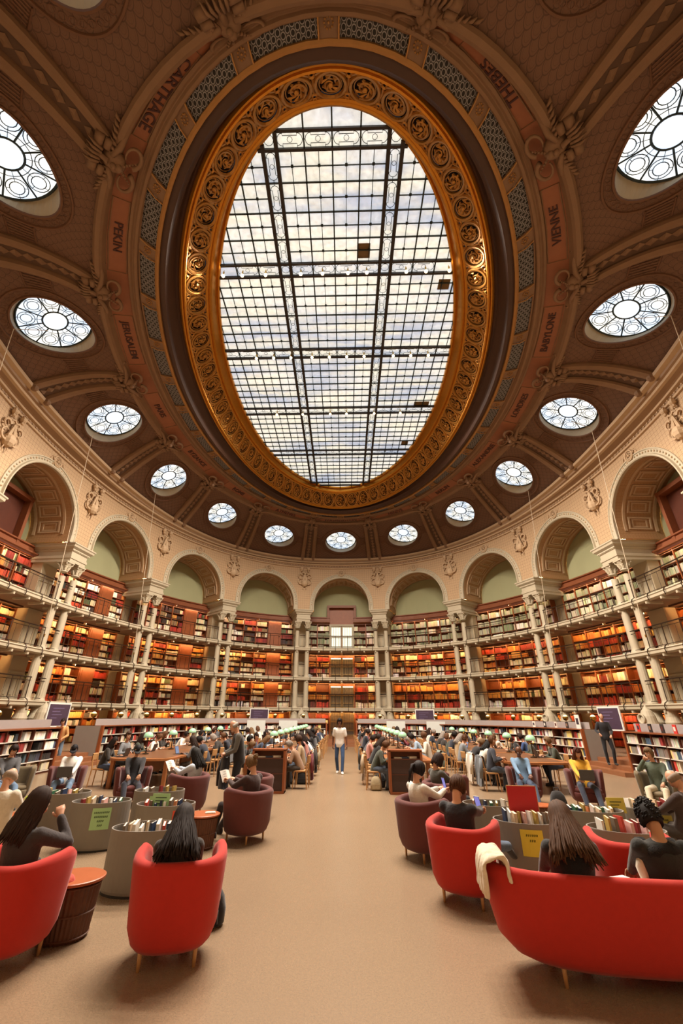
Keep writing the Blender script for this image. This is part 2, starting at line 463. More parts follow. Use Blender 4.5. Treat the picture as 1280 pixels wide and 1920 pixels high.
# ---------------------------------------------------------------- vault with round windows
def VP(i, v, n=0.):
    """vault surface: v 0 at the cornice, 1 at the ring; n outwards-up"""
    l0, l1, l2 = (1-v)*(1-2*v), 4*v*(1-v), v*(2*v-1)
    a, b, c = FOOT.at(i, 0, 0), OCC.at(i, 0, 0), RTC.at(i, 0, 0)
    # same quadratic for plan position and height
    x = a.x*l0+b.x*l1+c.x*l2; y = a.y*l0+b.y*l1+c.y*l2; z = FOOT.z*l0+OCC.z*l1+RTC.z*l2
    return Vector((x, y, z))
def VF(i, v):
    p = VP(i, v); tu = VP(i+.01, v)-VP(i-.01, v); tv = VP(i, v+.01)-VP(i, v-.01)
    tu /= .02; tv /= .02
    n = tu.cross(tv); n.normalize()
    if n.z < 0: n = -n
    return p, tu, tv, n
OR = 1.43
vm = MB(); lad = MB()
VN = {}
for k in range(-7, 9):
    p, tu, tv, nrm = VF(k, .5)
    VN[k] = (p, tu.normalized(), tv.normalized(), nrm)
    lu, lv = tu.length, tv.length
    seg = 48; ang = [2*PI*j/seg for j in range(seg)]
    ang = sorted(set([round(a, 6) for a in ang]+[round(math.atan2(y, x) % (2*PI), 6) for x, y in ((.5, .5), (-.5, .5), (-.5, -.5), (.5, -.5))]))
    rows = []; uvs = []
    for t in (0, .15, .3, .5, .75, 1):
        row = []; ur = []
        for a in ang:
            du, dv = OR*math.cos(a)/lu, OR*math.sin(a)/lv
            # direction in the unit square
            dd = math.hypot(math.cos(a)/lu, math.sin(a)/lv)
            cx, cy = math.cos(a)/lu, math.sin(a)/lv
            s_ = .5/max(abs(cx), abs(cy))
            eu, ev = cx*s_, cy*s_
            i_, v_ = lerp(du, eu, t), lerp(dv, ev, t)
            row.append(VP(k+i_, .5+v_)); ur.append((i_*lu, v_*lv))
        row.append(row[0]); ur.append(ur[0]); rows.append(row); uvs.append(ur)
    vm.grid(rows, 0, uvs=uvs)
    # reveal of the opening
    T, S_ = VN[k][1], VN[k][2]
    S2 = (S_-T*S_.dot(T)).normalized()
    def disc(r, d, a): return p+(T*math.cos(a)+S2*math.sin(a))*r+nrm*d
    aa = [2*PI*j/48 for j in range(49)]
    vm.grid([[VP(k+OR*math.cos(a)/lu, .5+OR*math.sin(a)/lv) for a in aa], [disc(OR*.98, .38, a) for a in aa]], 1)
    # moulded, carved frame round it
    for r0, dd_, w in ((OR+.03, -.03, .05), (OR+.36, -.02, .045)):
        vm.tube([VP(k+r0*math.cos(a)/lu, .5+r0*math.sin(a)/lv)-nrm*.02 for a in aa[:-1]], w, 5, closed=True, m=2)
    for j in range(40):
        a = 2*PI*j/40; c = VP(k+(OR+.2)*math.cos(a)/lu, .5+(OR+.2)*math.sin(a)/lv)-nrm*.01
        pts = [c+(T*math.cos(b)+S2*math.sin(b))*.085 for b in [2*PI*q/7 for q in range(7)]]
        vm.tube(pts, .013, 3, closed=True, m=2)
    # little ladder panels linking the frame to the ribs
    for sg in (-1, 1):
        e = .5-.66/lu*1.; i0 = (OR+.4)/lu
        for vv in (-.42, .42):
            vm.tube([VP(k+sg*i_, .5+vv/lv)-nrm*.02 for i_ in (i0, (i0+e)/2, e)], .03, 4, m=2)
        for q in range(6):
            i_ = lerp(i0, e, (q+.5)/6)
            vm.tube([VP(k+sg*i_, .5-.4/lv)-nrm*.01, VP(k+sg*i_, .5+.4/lv)-nrm*.01], .022, 3, m=2)
vm.build('ceiling', [VAULT, STONE, VAULTBAND], smooth=False, kind='structure')

# ribs: two rolls with a beaded strip between, one thing per rib
ribm = []
for q in range(16):
    s = q-7.5
    mb = MB(); n = 14
    def w_(v): return lerp(.72, .56, v)
    def rp(uo, v, h):
        p, tu, tv, nr = VF(s, v); return VP(s+uo/tu.length, v)-nr*h
    prof = [(-1, -.02), (-1, .1), (-.93, .2), (-.72, .24), (-.5, .2), (-.44, .1), (-.42, .04), (.42, .04), (.44, .1), (.5, .2), (.72, .24), (.93, .2), (1, .1), (1, -.02)]
    rows = []
    for a, h in prof: rows.append([rp(a*w_(j/n), j/n, h) for j in range(n+1)])
    for j in range(len(rows)-1): mb.grid([rows[j], rows[j+1]], 1 if 5 <= j <= 6 else 0)
    for e in (0,): pass
    for j in range(13):
        v = (j+.5)/13; p, tu, tv, nr = VF(s, v); c = rp(0, v, .06); a, b = tu.normalized()*.15, tv.normalized()*.2
        k = len(mb.v)
        for x in (c+b, c-a, c-b, c+a, c-nr*.07): mb.V(x)
        for y in range(4): mb.F((k+y, k+(y+1) % 4, k+4), 0)
    # scrolled feet on the cornice
    for sg in (-1, 1):
        c = rp(sg*.5, .015, .2); mb.ball(c, .17, 8, 5, 0)
    mb.build('trim_%d' % (10+q), [STONE_B, STONE_D], kind='structure', smooth=False)

# ---------------------------------------------------------------- the ring: tablets, mouldings, grilles, dark wood, gilt frieze
RC = [RTC, LC(15.2, 10.3, 16.78, 2.02, -.002), LC(15.1, 9.45, 17.0, 2.0, 0), LC(15.0, 9.03, 17.08, 2.0, 0), LC(14.35, 8.36, 17.03, 2.0, 0),
      LC(14.22, 8.26, 17.12, 2, 0), LC(13.85, 7.42, 17.48, 2, 0), LC(13.72, 7.26, 17.5, 2, 0), LC(12.78, 6.5, 18.36, 2, 0), LC(12.5, 5.92, 18.73, 2, 0)]
def rb(j, n=0, dz=0): return lambda i: RC[j].at(i, n, RC[j].z+dz)
mb = MB()
# big roll at the head of the ribs, tablet ground, stepped mouldings
ringband(mb, [rb(0, .12, .04), rb(0, .14, -.12), rb(0, .06, -.2), rb(0, -.08, -.2), rb(0, -.16, -.12), rb(1, .02, .03)], m=0)
ringband(mb, [rb(1, .02, .03), rb(2, .02, -.0)], m=2)
ringband(mb, [rb(2, .02, .0), rb(2, -.0, -.07), rb(2, -.08, -.09), rb(2, -.13, -.02), rb(2, -.16, -.02), rb(2, -.22, -.07), rb(2, -.3, -.05), rb(2, -.33, .0), rb(3, .04, .0), rb(3, -.01, -.04), rb(3, -.05, -.03), rb(3, -.06, .1)], m=0)
mb.build('trim_4', [STONE_B, STONE_D, TABLET], kind='structure')
mb = MB()
ringband(mb, [rb(4, .06, .06), rb(4, .05, -.05), rb(4, -.02, -.09), rb(4, -.09, -.06), rb(4, -.1, .03)], m=1)
ringband(mb, [rb(4, -.1, .03), rb(5, -.08, -.08), rb(5, -.22, -.1), rb(5, -.3, .05), rb(5, -.36, .12), rb(6, .22, .0), rb(6, .14, -.04), rb(6, .07, .03)], m=0)
mb.build('trim_5', [mat('ring_brown_wood', '#432a1d', .62, var=.15, vs=3.), GOLD_P], kind='structure', smooth=True)
mb = MB()
ringband(mb, [rb(6, .08, .05), rb(6, .04, -.05), rb(6, -.03, -.12), rb(6, -.08, -.1), rb(6, -.1, -.05), rb(6, -.14, -.1), rb(6, -.2, -.09), rb(6, -.22, -.02), rb(7, -.02, 0), rb(7, -.04, .06)], m=0, step=1/12)
ringband(mb, [rb(8, .06, -.04), rb(8, .0, -.12), rb(8, -.08, -.1), rb(8, -.1, -.03), rb(8, -.18, -.06), rb(8, -.24, -.0), rb(9, .12, -.06), rb(9, .06, -.1), rb(9, .0, -.08), rb(9, -.03, .1)], m=0, step=1/12)
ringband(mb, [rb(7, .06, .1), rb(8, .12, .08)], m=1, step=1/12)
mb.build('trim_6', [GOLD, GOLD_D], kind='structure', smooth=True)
# gilt scrolls
fz = MB(); NU = 64; RW = (RC[7].pb*8*2+RC[8].pb*8*2)/2/NU
def FZ(unit, x, y, h=0.):
    """unit-local x along (-.5..+.5), y across 0..1, h towards the room"""
    i = (unit+x)*16/NU
    a = RC[7].at(i, 0); b = RC[8].at(i, 0)
    p = a.lerp(b, y); t = Vector((b.x-a.x, b.y-a.y, b.z-a.z)); _, _, tx, ty, nx, ny = RC[7].fr(i)
    nr = Vector((tx, ty, 0)).cross(t); nr.normalize()
    if nr.z > 0: nr = -nr
    return p+nr*h
SLANT = (RC[7].at(0, 0)-RC[8].at(0, 0)).length
def fzp(unit, cx, cy, r, a, h=0., w=RW): return FZ(unit, (cx+r*math.cos(a))/w, cy+r*math.sin(a)/.98, h)
for un in range(NU):
    w = (RC[7].pb+RC[8].pb)/2*16/NU
    sg = 1 if un % 2 else -1
    fz.tube([fzp(un, 0, .5, .44, 2*PI*j/20, .05, w) for j in range(20)], .06, 5, closed=True)
    fz.tube([fzp(un, 0, .5, .33, 2*PI*j/20, .03, w) for j in range(20)], .018, 3, closed=True)
    # inner spiral and its leaves
    pts = [fzp(un, 0, .5, .31*(1-j/20)+.04, sg*(1.2+j*.42), .04+.02*j/20, w) for j in range(19)]
    fz.tube(pts, [.05*(1-j/30) for j in range(19)], 4)
    for j in range(7):
        a = sg*(.4+j*.85); r = .27-.02*j
        c = fzp(un, 0, .5, r, a, .05, w); e = fzp(un, 0, .5, r+.1, a+sg*.5, .03, w); e2 = fzp(un, 0, .5, r-.09, a+sg*.9, .03, w)
        fz.tube([e, c, e2], [.03, .075, .02], 4, flat=.7)
    fz.ball(fzp(un, 0, .5, 0, 0, .06, w), .09, 6, 4)
    for cy in (.13, .87):
        fz.tube([fzp(un, w/2, cy, .09, 2*PI*j/8, .04, w) for j in range(8)], .045, 4, closed=True)
        for sg2 in (-1, 1):
            fz.tube([FZ(un, .5+sg2*.09, cy, .04), FZ(un, .5+sg2*.2, cy-(.07 if cy < .5 else -.07), .04), FZ(un, .5+sg2*.3, cy-(.1 if cy < .5 else -.1), .03)], [.05, .06, .03], 4)
    fz.tube([FZ(un, .5, .24, .04), FZ(un, .47, .4, .05), FZ(un, .53, .6, .05), FZ(un, .5, .76, .04)], [.03, .05, .05, .03], 4, flat=.7)
fz.build('trim_7', [mat('gilt_carving', '#b8823c', .45, .6, var=.2, vs=9.)], kind='structure')
# openwork grilles with rosette blocks between
gr = MB()
for q in range(32):
    c = q*.5; hw = .145
    n = 8
    rows = [[RC[j].at(c+.25+(t/n-.5)*2*(.25-.055), nn, RC[j].z+dz) for t in range(n+1)] for j, nn, dz in ((3, .0, .03), (4, .0, .03))]
    w = RC[3].pb*.39
    uv = [[(w*t/n, 0) for t in range(n+1)], [(w*t/n, .6) for t in range(n+1)]]
    gr.grid(rows, 0, uvs=uv)
    for a, b in ((c-.055, c+.055),):
        P = []
        for i_ in (a, b):
            for j, nn, dz in ((3, -.04, -.03), (4, .04, -.03)): P.append(RC[j].at(i_, nn, RC[j].z+dz))
        up = Vector((0, 0, .1))
        gr.hexa([P[0], P[2], P[3], P[1], P[0]+up, P[2]+up, P[3]+up, P[1]+up], 1)
        for a_, b_ in ((0, 1), (2, 3)): gr.tube([P[a_]-up*.2, (P[a_]+P[b_])/2-up*.9, P[b_]-up*.2], .025, 5, m=2)
        cen = (P[0]+P[1]+P[2]+P[3])/4; e1 = (P[2]-P[0]).normalized(); e2 = (P[1]-P[0]).normalized(); nr = e1.cross(e2)
        if nr.z > 0: nr = -nr
        gr.ball(cen+nr*.03, .035, 6, 4, 2)
        for j in range(10):
            t = 2*PI*j/10; gr.ball(cen+nr*.02+(e1*math.cos(t)+e2*math.sin(t))*.11, .03, 5, 3, 2)
gr.build('trim_8', [GRILLE, STONE_B, GOLD_P], kind='structure')

# ---------------------------------------------------------------- laylight
ZL = 18.78
def make_glass():
    m = bpy.data.materials.new('laylight_glass'); m.use_nodes = True; nt = m.node_tree; p = nt.nodes['Principled BSDF']
    tc = N(nt, 'ShaderNodeTexCoord')
    mp = N(nt, 'ShaderNodeMapping'); mp.inputs['Scale'].default_value = (.22, .5, 1); nt.links.new(tc.outputs['Object'], mp.inputs[0])
    a = N(nt, 'ShaderNodeTexNoise'); a.inputs['Scale'].default_value = 1.; a.inputs['Detail'].default_value = 3; nt.links.new(mp.outputs[0], a.inputs['Vector'])
    mp2 = N(nt, 'ShaderNodeMapping'); mp2.inputs['Scale'].default_value = (.35, 1.6, 1); mp2.inputs['Location'].default_value = (3, 8, 0); nt.links.new(tc.outputs['Object'], mp2.inputs[0])
    b = N(nt, 'ShaderNodeTexNoise'); b.inputs['Scale'].default_value = 1.; b.inputs['Detail'].default_value = 4; nt.links.new(mp2.outputs[0], b.inputs['Vector'])
    ra = N(nt, 'ShaderNodeMapRange'); ra.inputs[1].default_value = .4; ra.inputs[2].default_value = .6; nt.links.new(a.outputs[0], ra.inputs[0])
    rb_ = N(nt, 'ShaderNodeMapRange'); rb_.inputs[1].default_value = .42; rb_.inputs[2].default_value = .62; nt.links.new(b.outputs[0], rb_.inputs[0])
    c = mixc(nt, ra.outputs[0], lin('#aebfd6'), lin('#f4f2ea'))
    c = mixc(nt, M(nt, 'MULTIPLY', rb_.outputs[0], .75), c, lin('#fdf6dd'))
    f = N(nt, 'ShaderNodeTexNoise'); f.inputs['Scale'].default_value = 6.; f.inputs['Detail'].default_value = 6; nt.links.new(tc.outputs['Object'], f.inputs['Vector'])
    st = M(nt, 'MULTIPLY', M(nt, 'MULTIPLY_ADD', f.outputs[0], .9, .55), LAY)
    p.inputs['Base Color'].default_value = (.6, .65, .68, 1); p.inputs['Roughness'].default_value = .3
    nt.links.new(c, p.inputs['Emission Color']); nt.links.new(st, p.inputs['Emission Strength'])
    return m
LAY = .74
GLASS = make_glass()
w1 = thing('window_1', None, None, kind='structure')
mb = MB(); rim = [RC[9].at(i/8, .05, ZL) for i in range(128)]
mb.v = [tuple(p) for p in rim]; mb.F(list(range(128)))
mb.build('glass_pane', GLASS, w1)
def lay_x(y, a=12.5, b=5.92):
    t = 1-(y/a)**2; return b*math.sqrt(t) if t > 0 else 0
def lay_y(x, a=12.5, b=5.92):
    t = 1-(x/b)**2; return a*math.sqrt(t) if t > 0 else 0
lead = MB(); thin = MB(); orn = MB()
def bar(mb, x0, y0, x1, y1, w, h=.06, z=ZL-.05):
    d = Vector((x1-x0, y1-y0, 0)); n = Vector((-d.y, d.x, 0)).normalized()*w/2
    a = Vector((x0+XC, y0+YC, z)); b = Vector((x1+XC, y1+YC, z)); H = Vector((0, 0, h))
    mb.hexa([a-n-H, b-n-H, b+n-H, a+n-H, a-n, b-n, b+n, a+n])
XB = [-2.33, -1.87, 1.87, 2.33]                      # edges of the two long ornament bands
YT = [(-11.86, -11.33), (-7.28, -6.72), (-2.6, -2.04), (2.12, 2.68), (6.84, 7.4), (11.56, 12.0)]
for x in XB: bar(lead, x, -lay_y(x), x, lay_y(x), .13, .14)
for a, b in YT:
    for y in (a, b):
        X_ = lay_x(y)
        if X_ > .3: bar(lead, -X_, y, X_, y, .09, .12)
cols = [-.935, 0, .935]+[s*(2.33+.93*j) for s in (-1, 1) for j in (1, 2, 3)]
for x in cols:
    if abs(x) < 5.9: bar(thin, x, -lay_y(x), x, lay_y(x), .05)
half = [s*(.4675+.935*j) for s in (-1, 1) for j in (0, 1)]+[s*(2.33+.465+.93*j) for s in (-1, 1) for j in (0, 1, 2, 3)]
ys = [-12.3]+[y for ab in YT for y in ab]
spans = [(YT[j][1], YT[j+1][0]) for j in range(5)]
for x in half:
    for a, b in spans:
        Y_ = lay_y(x); a_, b_ = max(a, -Y_), min(b, Y_)
        if b_ > a_: bar(thin, x, a_, x, b_, .022)
for a, b in spans:
    for j in range(1, 8):
        y = lerp(a, b, j/8); X_ = lay_x(y)
        if j % 2 == 0: bar(thin, -X_, y, X_, y, .045)
        else:
            for x0, x1 in ((-X_, XB[0]), (XB[1], XB[2]), (XB[3], X_)):
                if x1 > x0: bar(thin, x0, y, x1, y, .022)
            for x in half:
                if abs(x) < X_-.1: orn.box(x+XC-.045, x+XC+.045, y+YC-.045, y+YC+.045, ZL-.08, ZL-.04)
def ornament(cx, cy, L, W, along_x):
    """quatrefoil-ended strapwork in a band panel"""
    def T(a, b): return (cx+a+XC, cy+b+YC, ZL-.06) if along_x else (cx+b+XC, cy+a+YC, ZL-.06)
    if math.hypot((abs(cx)+.2)/5.92, (abs(cy)+.2)/12.5) > 1: return
    r = W*.34; l = L*.26
    for sg in (-1, 1):
        orn.tube([T(sg*(l+r*math.sin(t)), r*math.cos(t)) for t in [PI*j/6 for j in range(7)]], .012, 3)
        orn.tube([T(-l, sg*r), T(-l, sg*r*.62), T(l, sg*r*.62), T(l, sg*r)], .012, 3)
        orn.tube([T(-l, sg*r), T(-l, sg*W*.48)], .01, 3); orn.tube([T(l, sg*r), T(l, sg*W*.48)], .01, 3)
        orn.tube([T(sg*(l+r), 0), T(sg*L*.5, 0)], .012, 3)
    orn.tube([T(W*.16*math.cos(t), W*.16*math.sin(t)) for t in [2*PI*j/8 for j in range(8)]], .01, 3, closed=True)
for x in ((XB[0]+XB[1])/2, (XB[2]+XB[3])/2):
    for a, b in spans:
        for j in range(4): ornament(x, lerp(a, b, (j+.5)/4), (b-a)/4, .46, False)
    for a, b in YT: orn.tube([(x+XC+.16*math.cos(t), (a+b)/2+YC+.16*math.sin(t), ZL-.06) for t in [2*PI*j/10 for j in range(10)]], .012, 3, closed=True)
for a, b in YT[:-1]:
    for x in [-1.4, -.4675, .4675, 1.4]+[s*(2.33+.465+.93*j) for s in (-1, 1) for j in (0, 1, 2, 3)]:
        ornament(x, (a+b)/2, .93, b-a, True)
lead.build('glazing_bar', mat('laylight_iron', '#2a2320', .5, .3), w1); thin.build('lead_strip', LEAD, w1); orn.build('lead_ornament', LEAD, w1)
mb = MB()
for x, y, w, h in ((1.19, -7.72, .5, .62), (4.76, -6.1, .5, .5), (5.05, 1.95, .9, .35), (4.55, 6.09, .45, .5)):
    mb.box(x+XC-w/2, x+XC+w/2, y+YC-h/2, y+YC+h/2, ZL-.035, ZL-.01)
mb.build('repair_panel', mat('repair_board', '#6d5536', .8), w1)

# ---------------------------------------------------------------- round windows (oculi)
def oc_glass():
    m = bpy.data.materials.new('oculus_glass'); m.use_nodes = True; nt = m.node_tree; p = nt.nodes['Principled BSDF']
    tc = N(nt, 'ShaderNodeTexCoord'); oi = N(nt, 'ShaderNodeObjectInfo')
    ad = N(nt, 'ShaderNodeVectorMath', operation='ADD'); nt.links.new(tc.outputs['Object'], ad.inputs[0])
    nt.links.new(oi.outputs['Location'], ad.inputs[1])
    a = N(nt, 'ShaderNodeTexNoise'); a.inputs['Scale'].default_value = 1.3; nt.links.new(ad.outputs[0], a.inputs['Vector'])
    w = N(nt, 'ShaderNodeTexWave'); w.inputs['Scale'].default_value = 7.; w.inputs['Distortion'].default_value = 3.; nt.links.new(tc.outputs['Object'], w.inputs['Vector'])
    ra = N(nt, 'ShaderNodeMapRange'); ra.inputs[1].default_value = .42; ra.inputs[2].default_value = .6; nt.links.new(a.outputs[0], ra.inputs[0])
    c = mixc(nt, ra.outputs[0], lin('#cfe0f2'), lin('#f6f4ea'))
    c = mixc(nt, M(nt, 'MULTIPLY', w.outputs['Fac'], .16), c, lin('#93a4ac'))
    p.inputs['Base Color'].default_value = (.6, .65, .68, 1); p.inputs['Roughness'].default_value = .3
    nt.links.new(c, p.inputs['Emission Color']); p.inputs['Emission Strength'].default_value = 1.1
    return m
OCG = oc_glass()
gm = MB()
gm.v = [(1.41*math.cos(2*PI*j/48), 1.41*math.sin(2*PI*j/48), 0) for j in range(48)]; gm.F(list(range(48)))
gme = gm.mesh('oculus_pane', [OCG])
lm_ = MB()
def ringt(mb, cx, cy, r, w, n=20, z=.03): mb.tube([(cx+r*math.cos(2*PI*j/n), cy+r*math.sin(2*PI*j/n), z) for j in range(n)], w, 4, closed=True)
ringt(lm_, 0, 0, .46, .035, 28); ringt(lm_, 0, 0, 1.38, .045, 48); ringt(lm_, 0, 0, .64, .012, 28)
for j in range(9):
    a = 2*PI*(j+.5)/9+PI/2
    c, s_ = math.cos(a), math.sin(a)
    lm_.tube([(.46*c, .46*s_, .03), (1.38*c, 1.38*s_, .03)], .028, 4)
    b = 2*PI*j/9+PI/2; c, s_ = math.cos(b), math.sin(b)
    ringt(lm_, 1.0*c, 1.0*s_, .2, .014, 14); ringt(lm_, 1.0*c, 1.0*s_, .3, .014, 16)
    for r0, r1 in ((.46, .8), (1.2, 1.38)): lm_.tube([(r0*c, r0*s_, .03), (r1*c, r1*s_, .03)], .01, 3)
    for q in (-1, 1):
        lm_.tube([(c-q*s_*.2, s_+q*c*.2, .03), (c-q*s_*.3, s_+q*c*.3, .03)], .01, 3)
lme = lm_.mesh('oculus_leads', [LEAD])
for j, k in enumerate(range(-7, 9)):
    p, T, S_, nrm = VN[k]; S2 = (S_-T*S_.dot(T)).normalized(); NN = T.cross(S2)
    M4 = Matrix((T, S2, NN)).transposed().to_4x4(); M4.translation = p+nrm*.36
    e = thing('window_%d' % (j+2), None, None, kind='structure'); e.matrix_world = M4
    for nm, me in (('stained_glass', gme), ('leading', lme)):
        o = bpy.data.objects.new(nm, me); COL.objects.link(o); o.parent = e
# ---------------------------------------------------------------- platform, steps, imposts
PZ = .42
def LS(i, n, z): return LSC.at(i, n, z)
def ls_i(y, side):
    """station on the low-bookcase line whose world y is y (right half), mirrored for the left"""
    lo, hi = 0., 8.
    for _ in range(40):
        m = (lo+hi)/2
        if LSC.at(m, 0).y > y: lo = m
        else: hi = m
    return lo*side
GAPR = (ls_i(21.35, 1), ls_i(18.35, 1)); GAPL = (-ls_i(21.25, 1), -ls_i(18.2, 1)); DOORG = .215
mb = MB()
segs = [(DOORG, GAPR[0]), (GAPR[1], 8.-.3), (-7.7, GAPL[1]), (GAPL[0], -DOORG)]
n = 160
def plat(i0, i1, n0):
    c = max(4, int(abs(i1-i0)*8))
    rows = []
    for z, q in ((0, n0), (PZ, n0)): rows.append([LS(lerp(i0, i1, j/c), q, z) for j in range(c+1)])
    rows.append([C0.at(lerp(i0, i1, j/c), NB+.1, PZ) for j in range(c+1)])
    mb.grid(rows, 0)
for a, b in segs: plat(a, b, .1)
for g0, g1 in ((GAPR[0], GAPR[1]), (GAPL[1], GAPL[0]), (-DOORG, DOORG), (7.7, 8.3)):   # openings with three wooden steps
    c = 8
    for st in range(3):
        z1 = PZ*(st+1)/3; n0 = -.35+.38*st
        rows = [[LS(lerp(g0, g1, j/c), n0, z1-PZ/3) for j in range(c+1)], [LS(lerp(g0, g1, j/c), n0, z1) for j in range(c+1)],
                [LS(lerp(g0, g1, j/c), n0+.4, z1) for j in range(c+1)] if st < 2 else [C0.at(lerp(g0, g1, j/c), NB+.1, PZ) for j in range(c+1)]]
        mb.grid(rows, 1)
for g0, g1 in ((GAPR[0], GAPR[1]), (GAPL[1], GAPL[0]), (-DOORG, DOORG)):
    for g in (g0, g1):
        for st in range(3):
            n0 = -.35+.38*st; z1 = PZ*(st+1)/3; n1 = n0+.4 if st < 2 else .55
            mb.quad(LS(g, n0, 0), LS(g, n1, 0), LS(g, n1, z1), LS(g, n0, z1), 1)
mb.build('floor_platform', [FLOORM, mat('step_wood', '#8a5a3c', .4, var=.15)], kind='structure')

# ---------------------------------------------------------------- columns
SH = STONE
def shaft_profile():
    pr = [(.245, 0.0), (.245, .03), (.225, .06), (.205, .12), (.2, .2)]
    z0 = 2.45
    for lv, (a, b) in enumerate(((2.45, 4.71), (4.71, 7.03), (7.03, 8.62))):
        r = .2-.014*lv
        pr += [(r, a-z0+.2), (r-.006, b-z0-.22)]
        if lv < 2: pr += [(r+.035, b-z0-.2), (r+.045, b-z0-.12), (r+.03, b-z0-.04), (r+.045, b-z0+.02), (r+.03, b-z0+.08), (r, b-z0+.12)]
    return pr
def make_column():
    t = thing('column', 'x', 'column', kind='thing')
    mb = MB()
    pr = shaft_profile()
    mb.lathe([(r, z+2.45) for r, z in pr], 24, rf=lambda r, a, z: r*(1+.035*math.cos(a*12)) if 2.65 < z < 4.45 else r)
    mb.build('shaft', SH, t, smooth=False)
    mb = MB()      # tall moulded foot on its plinth
    mb.box(-.4, .4, -.4, .4, PZ, PZ+.95)
    mb.box(-.44, .44, -.44, .44, PZ, PZ+.15); mb.box(-.43, .43, -.43, .43, PZ+.9, PZ+.98)
    mb.lathe([(.4, PZ+.98), (.42, PZ+1.05), (.38, PZ+1.12), (.3, PZ+1.2), (.33, PZ+1.28), (.3, PZ+1.36), (.26, PZ+1.5), (.25, PZ+1.75), (.31, PZ+1.82), (.33, PZ+1.9), (.28, PZ+1.98), (.26, 2.46)], 20)
    mb.build('pedestal', SH, t)
    mb = MB()      # leafy capital with corner scrolls
    mb.lathe([(.165, 8.6), (.21, 8.63), (.21, 8.68), (.17, 8.71), (.18, 8.8), (.21, 8.95), (.29, 9.1)], 16)
    mb.box(-.3, .3, -.3, .3, 9.1, 9.18)
    for q in range(8):
        a = 2*PI*q/8; c, s_ = math.cos(a), math.sin(a)
        mb.tube([(c*.18, s_*.18, 8.72), (c*.22, s_*.22, 8.84), (c*.28, s_*.28, 8.92), (c*.29, s_*.29, 8.88)], [.05, .05, .035, .02], 5)
    for q in range(4):
        a = PI/4+PI/2*q; c, s_ = math.cos(a), math.sin(a)
        pts = [(c*(.3+.06*math.cos(t)), s_*(.3+.06*math.cos(t)), 9.03+.06*math.sin(t)) for t in [2*PI*j/8 for j in range(7)]]
        mb.tube([(c*.2, s_*.2, 8.9)]+pts, .035, 5)
    mb.build('capital', SH, t)
    return t
COLP = make_column(); used = False
STN = [s-.5 for s in range(-5, 7)]
for s in STN:
    nth = int(abs(s)+.5); side = 'right' if s > 0 else 'left'
    for du in (-.455, .455):
        _, _, tx, ty, nx, ny = C0.fr(s+du/PB); p = C0.at(s+du/PB, 0, 0)
        rz = math.atan2(ty, tx)
        which = 'inner' if (du < 0) == (s > 0) else 'outer'
        lab = 'cream iron column, %s one of the %s pair %s of the bronze doors' % ('nearer' if which == 'inner' else 'farther', ORD[nth-1], side)
        if not used: COLP.location = (p.x, p.y, 0); COLP.rotation_euler = (0, 0, rz); COLP['label'] = lab; COLP['group'] = 'paired columns round the hall'; used = True
        else: copy_tree(COLP, None, (p.x, p.y, 0), rz, lab)
# impost blocks over each pair, running back to the wall
for s in [q-7.5 for q in range(16)]:
    mb = MB(); prof = [(.62, -.3, 9.18), (.62, -.3, 9.34), (.66, -.34, 9.36), (.66, -.34, 9.5), (.62, -.3, 9.52), (.62, -.3, 9.74), (.7, -.38, 9.8), (.7, -.38, 9.86), (.84, -.5, 9.96), (.84, -.52, 10.06), (.9, -.56, 10.1), (.9, -.56, 10.16)]
    rows = []
    for hw, n0, z in prof:
        rows.append([B(s, -hw, NB, z), B(s, -hw, n0, z), B(s, hw, n0, z), B(s, hw, NB, z)])
    mb.grid(rows, 0); mb.quad(*rows[-1]); mb.quad(*reversed(rows[0]))
    for j in range(9): bentbox(mb, s, -.6+.14*j, -.53+.14*j, -.36, -.3, 9.76, 9.84)
    mb.build('impost', STONE, kind='structure')

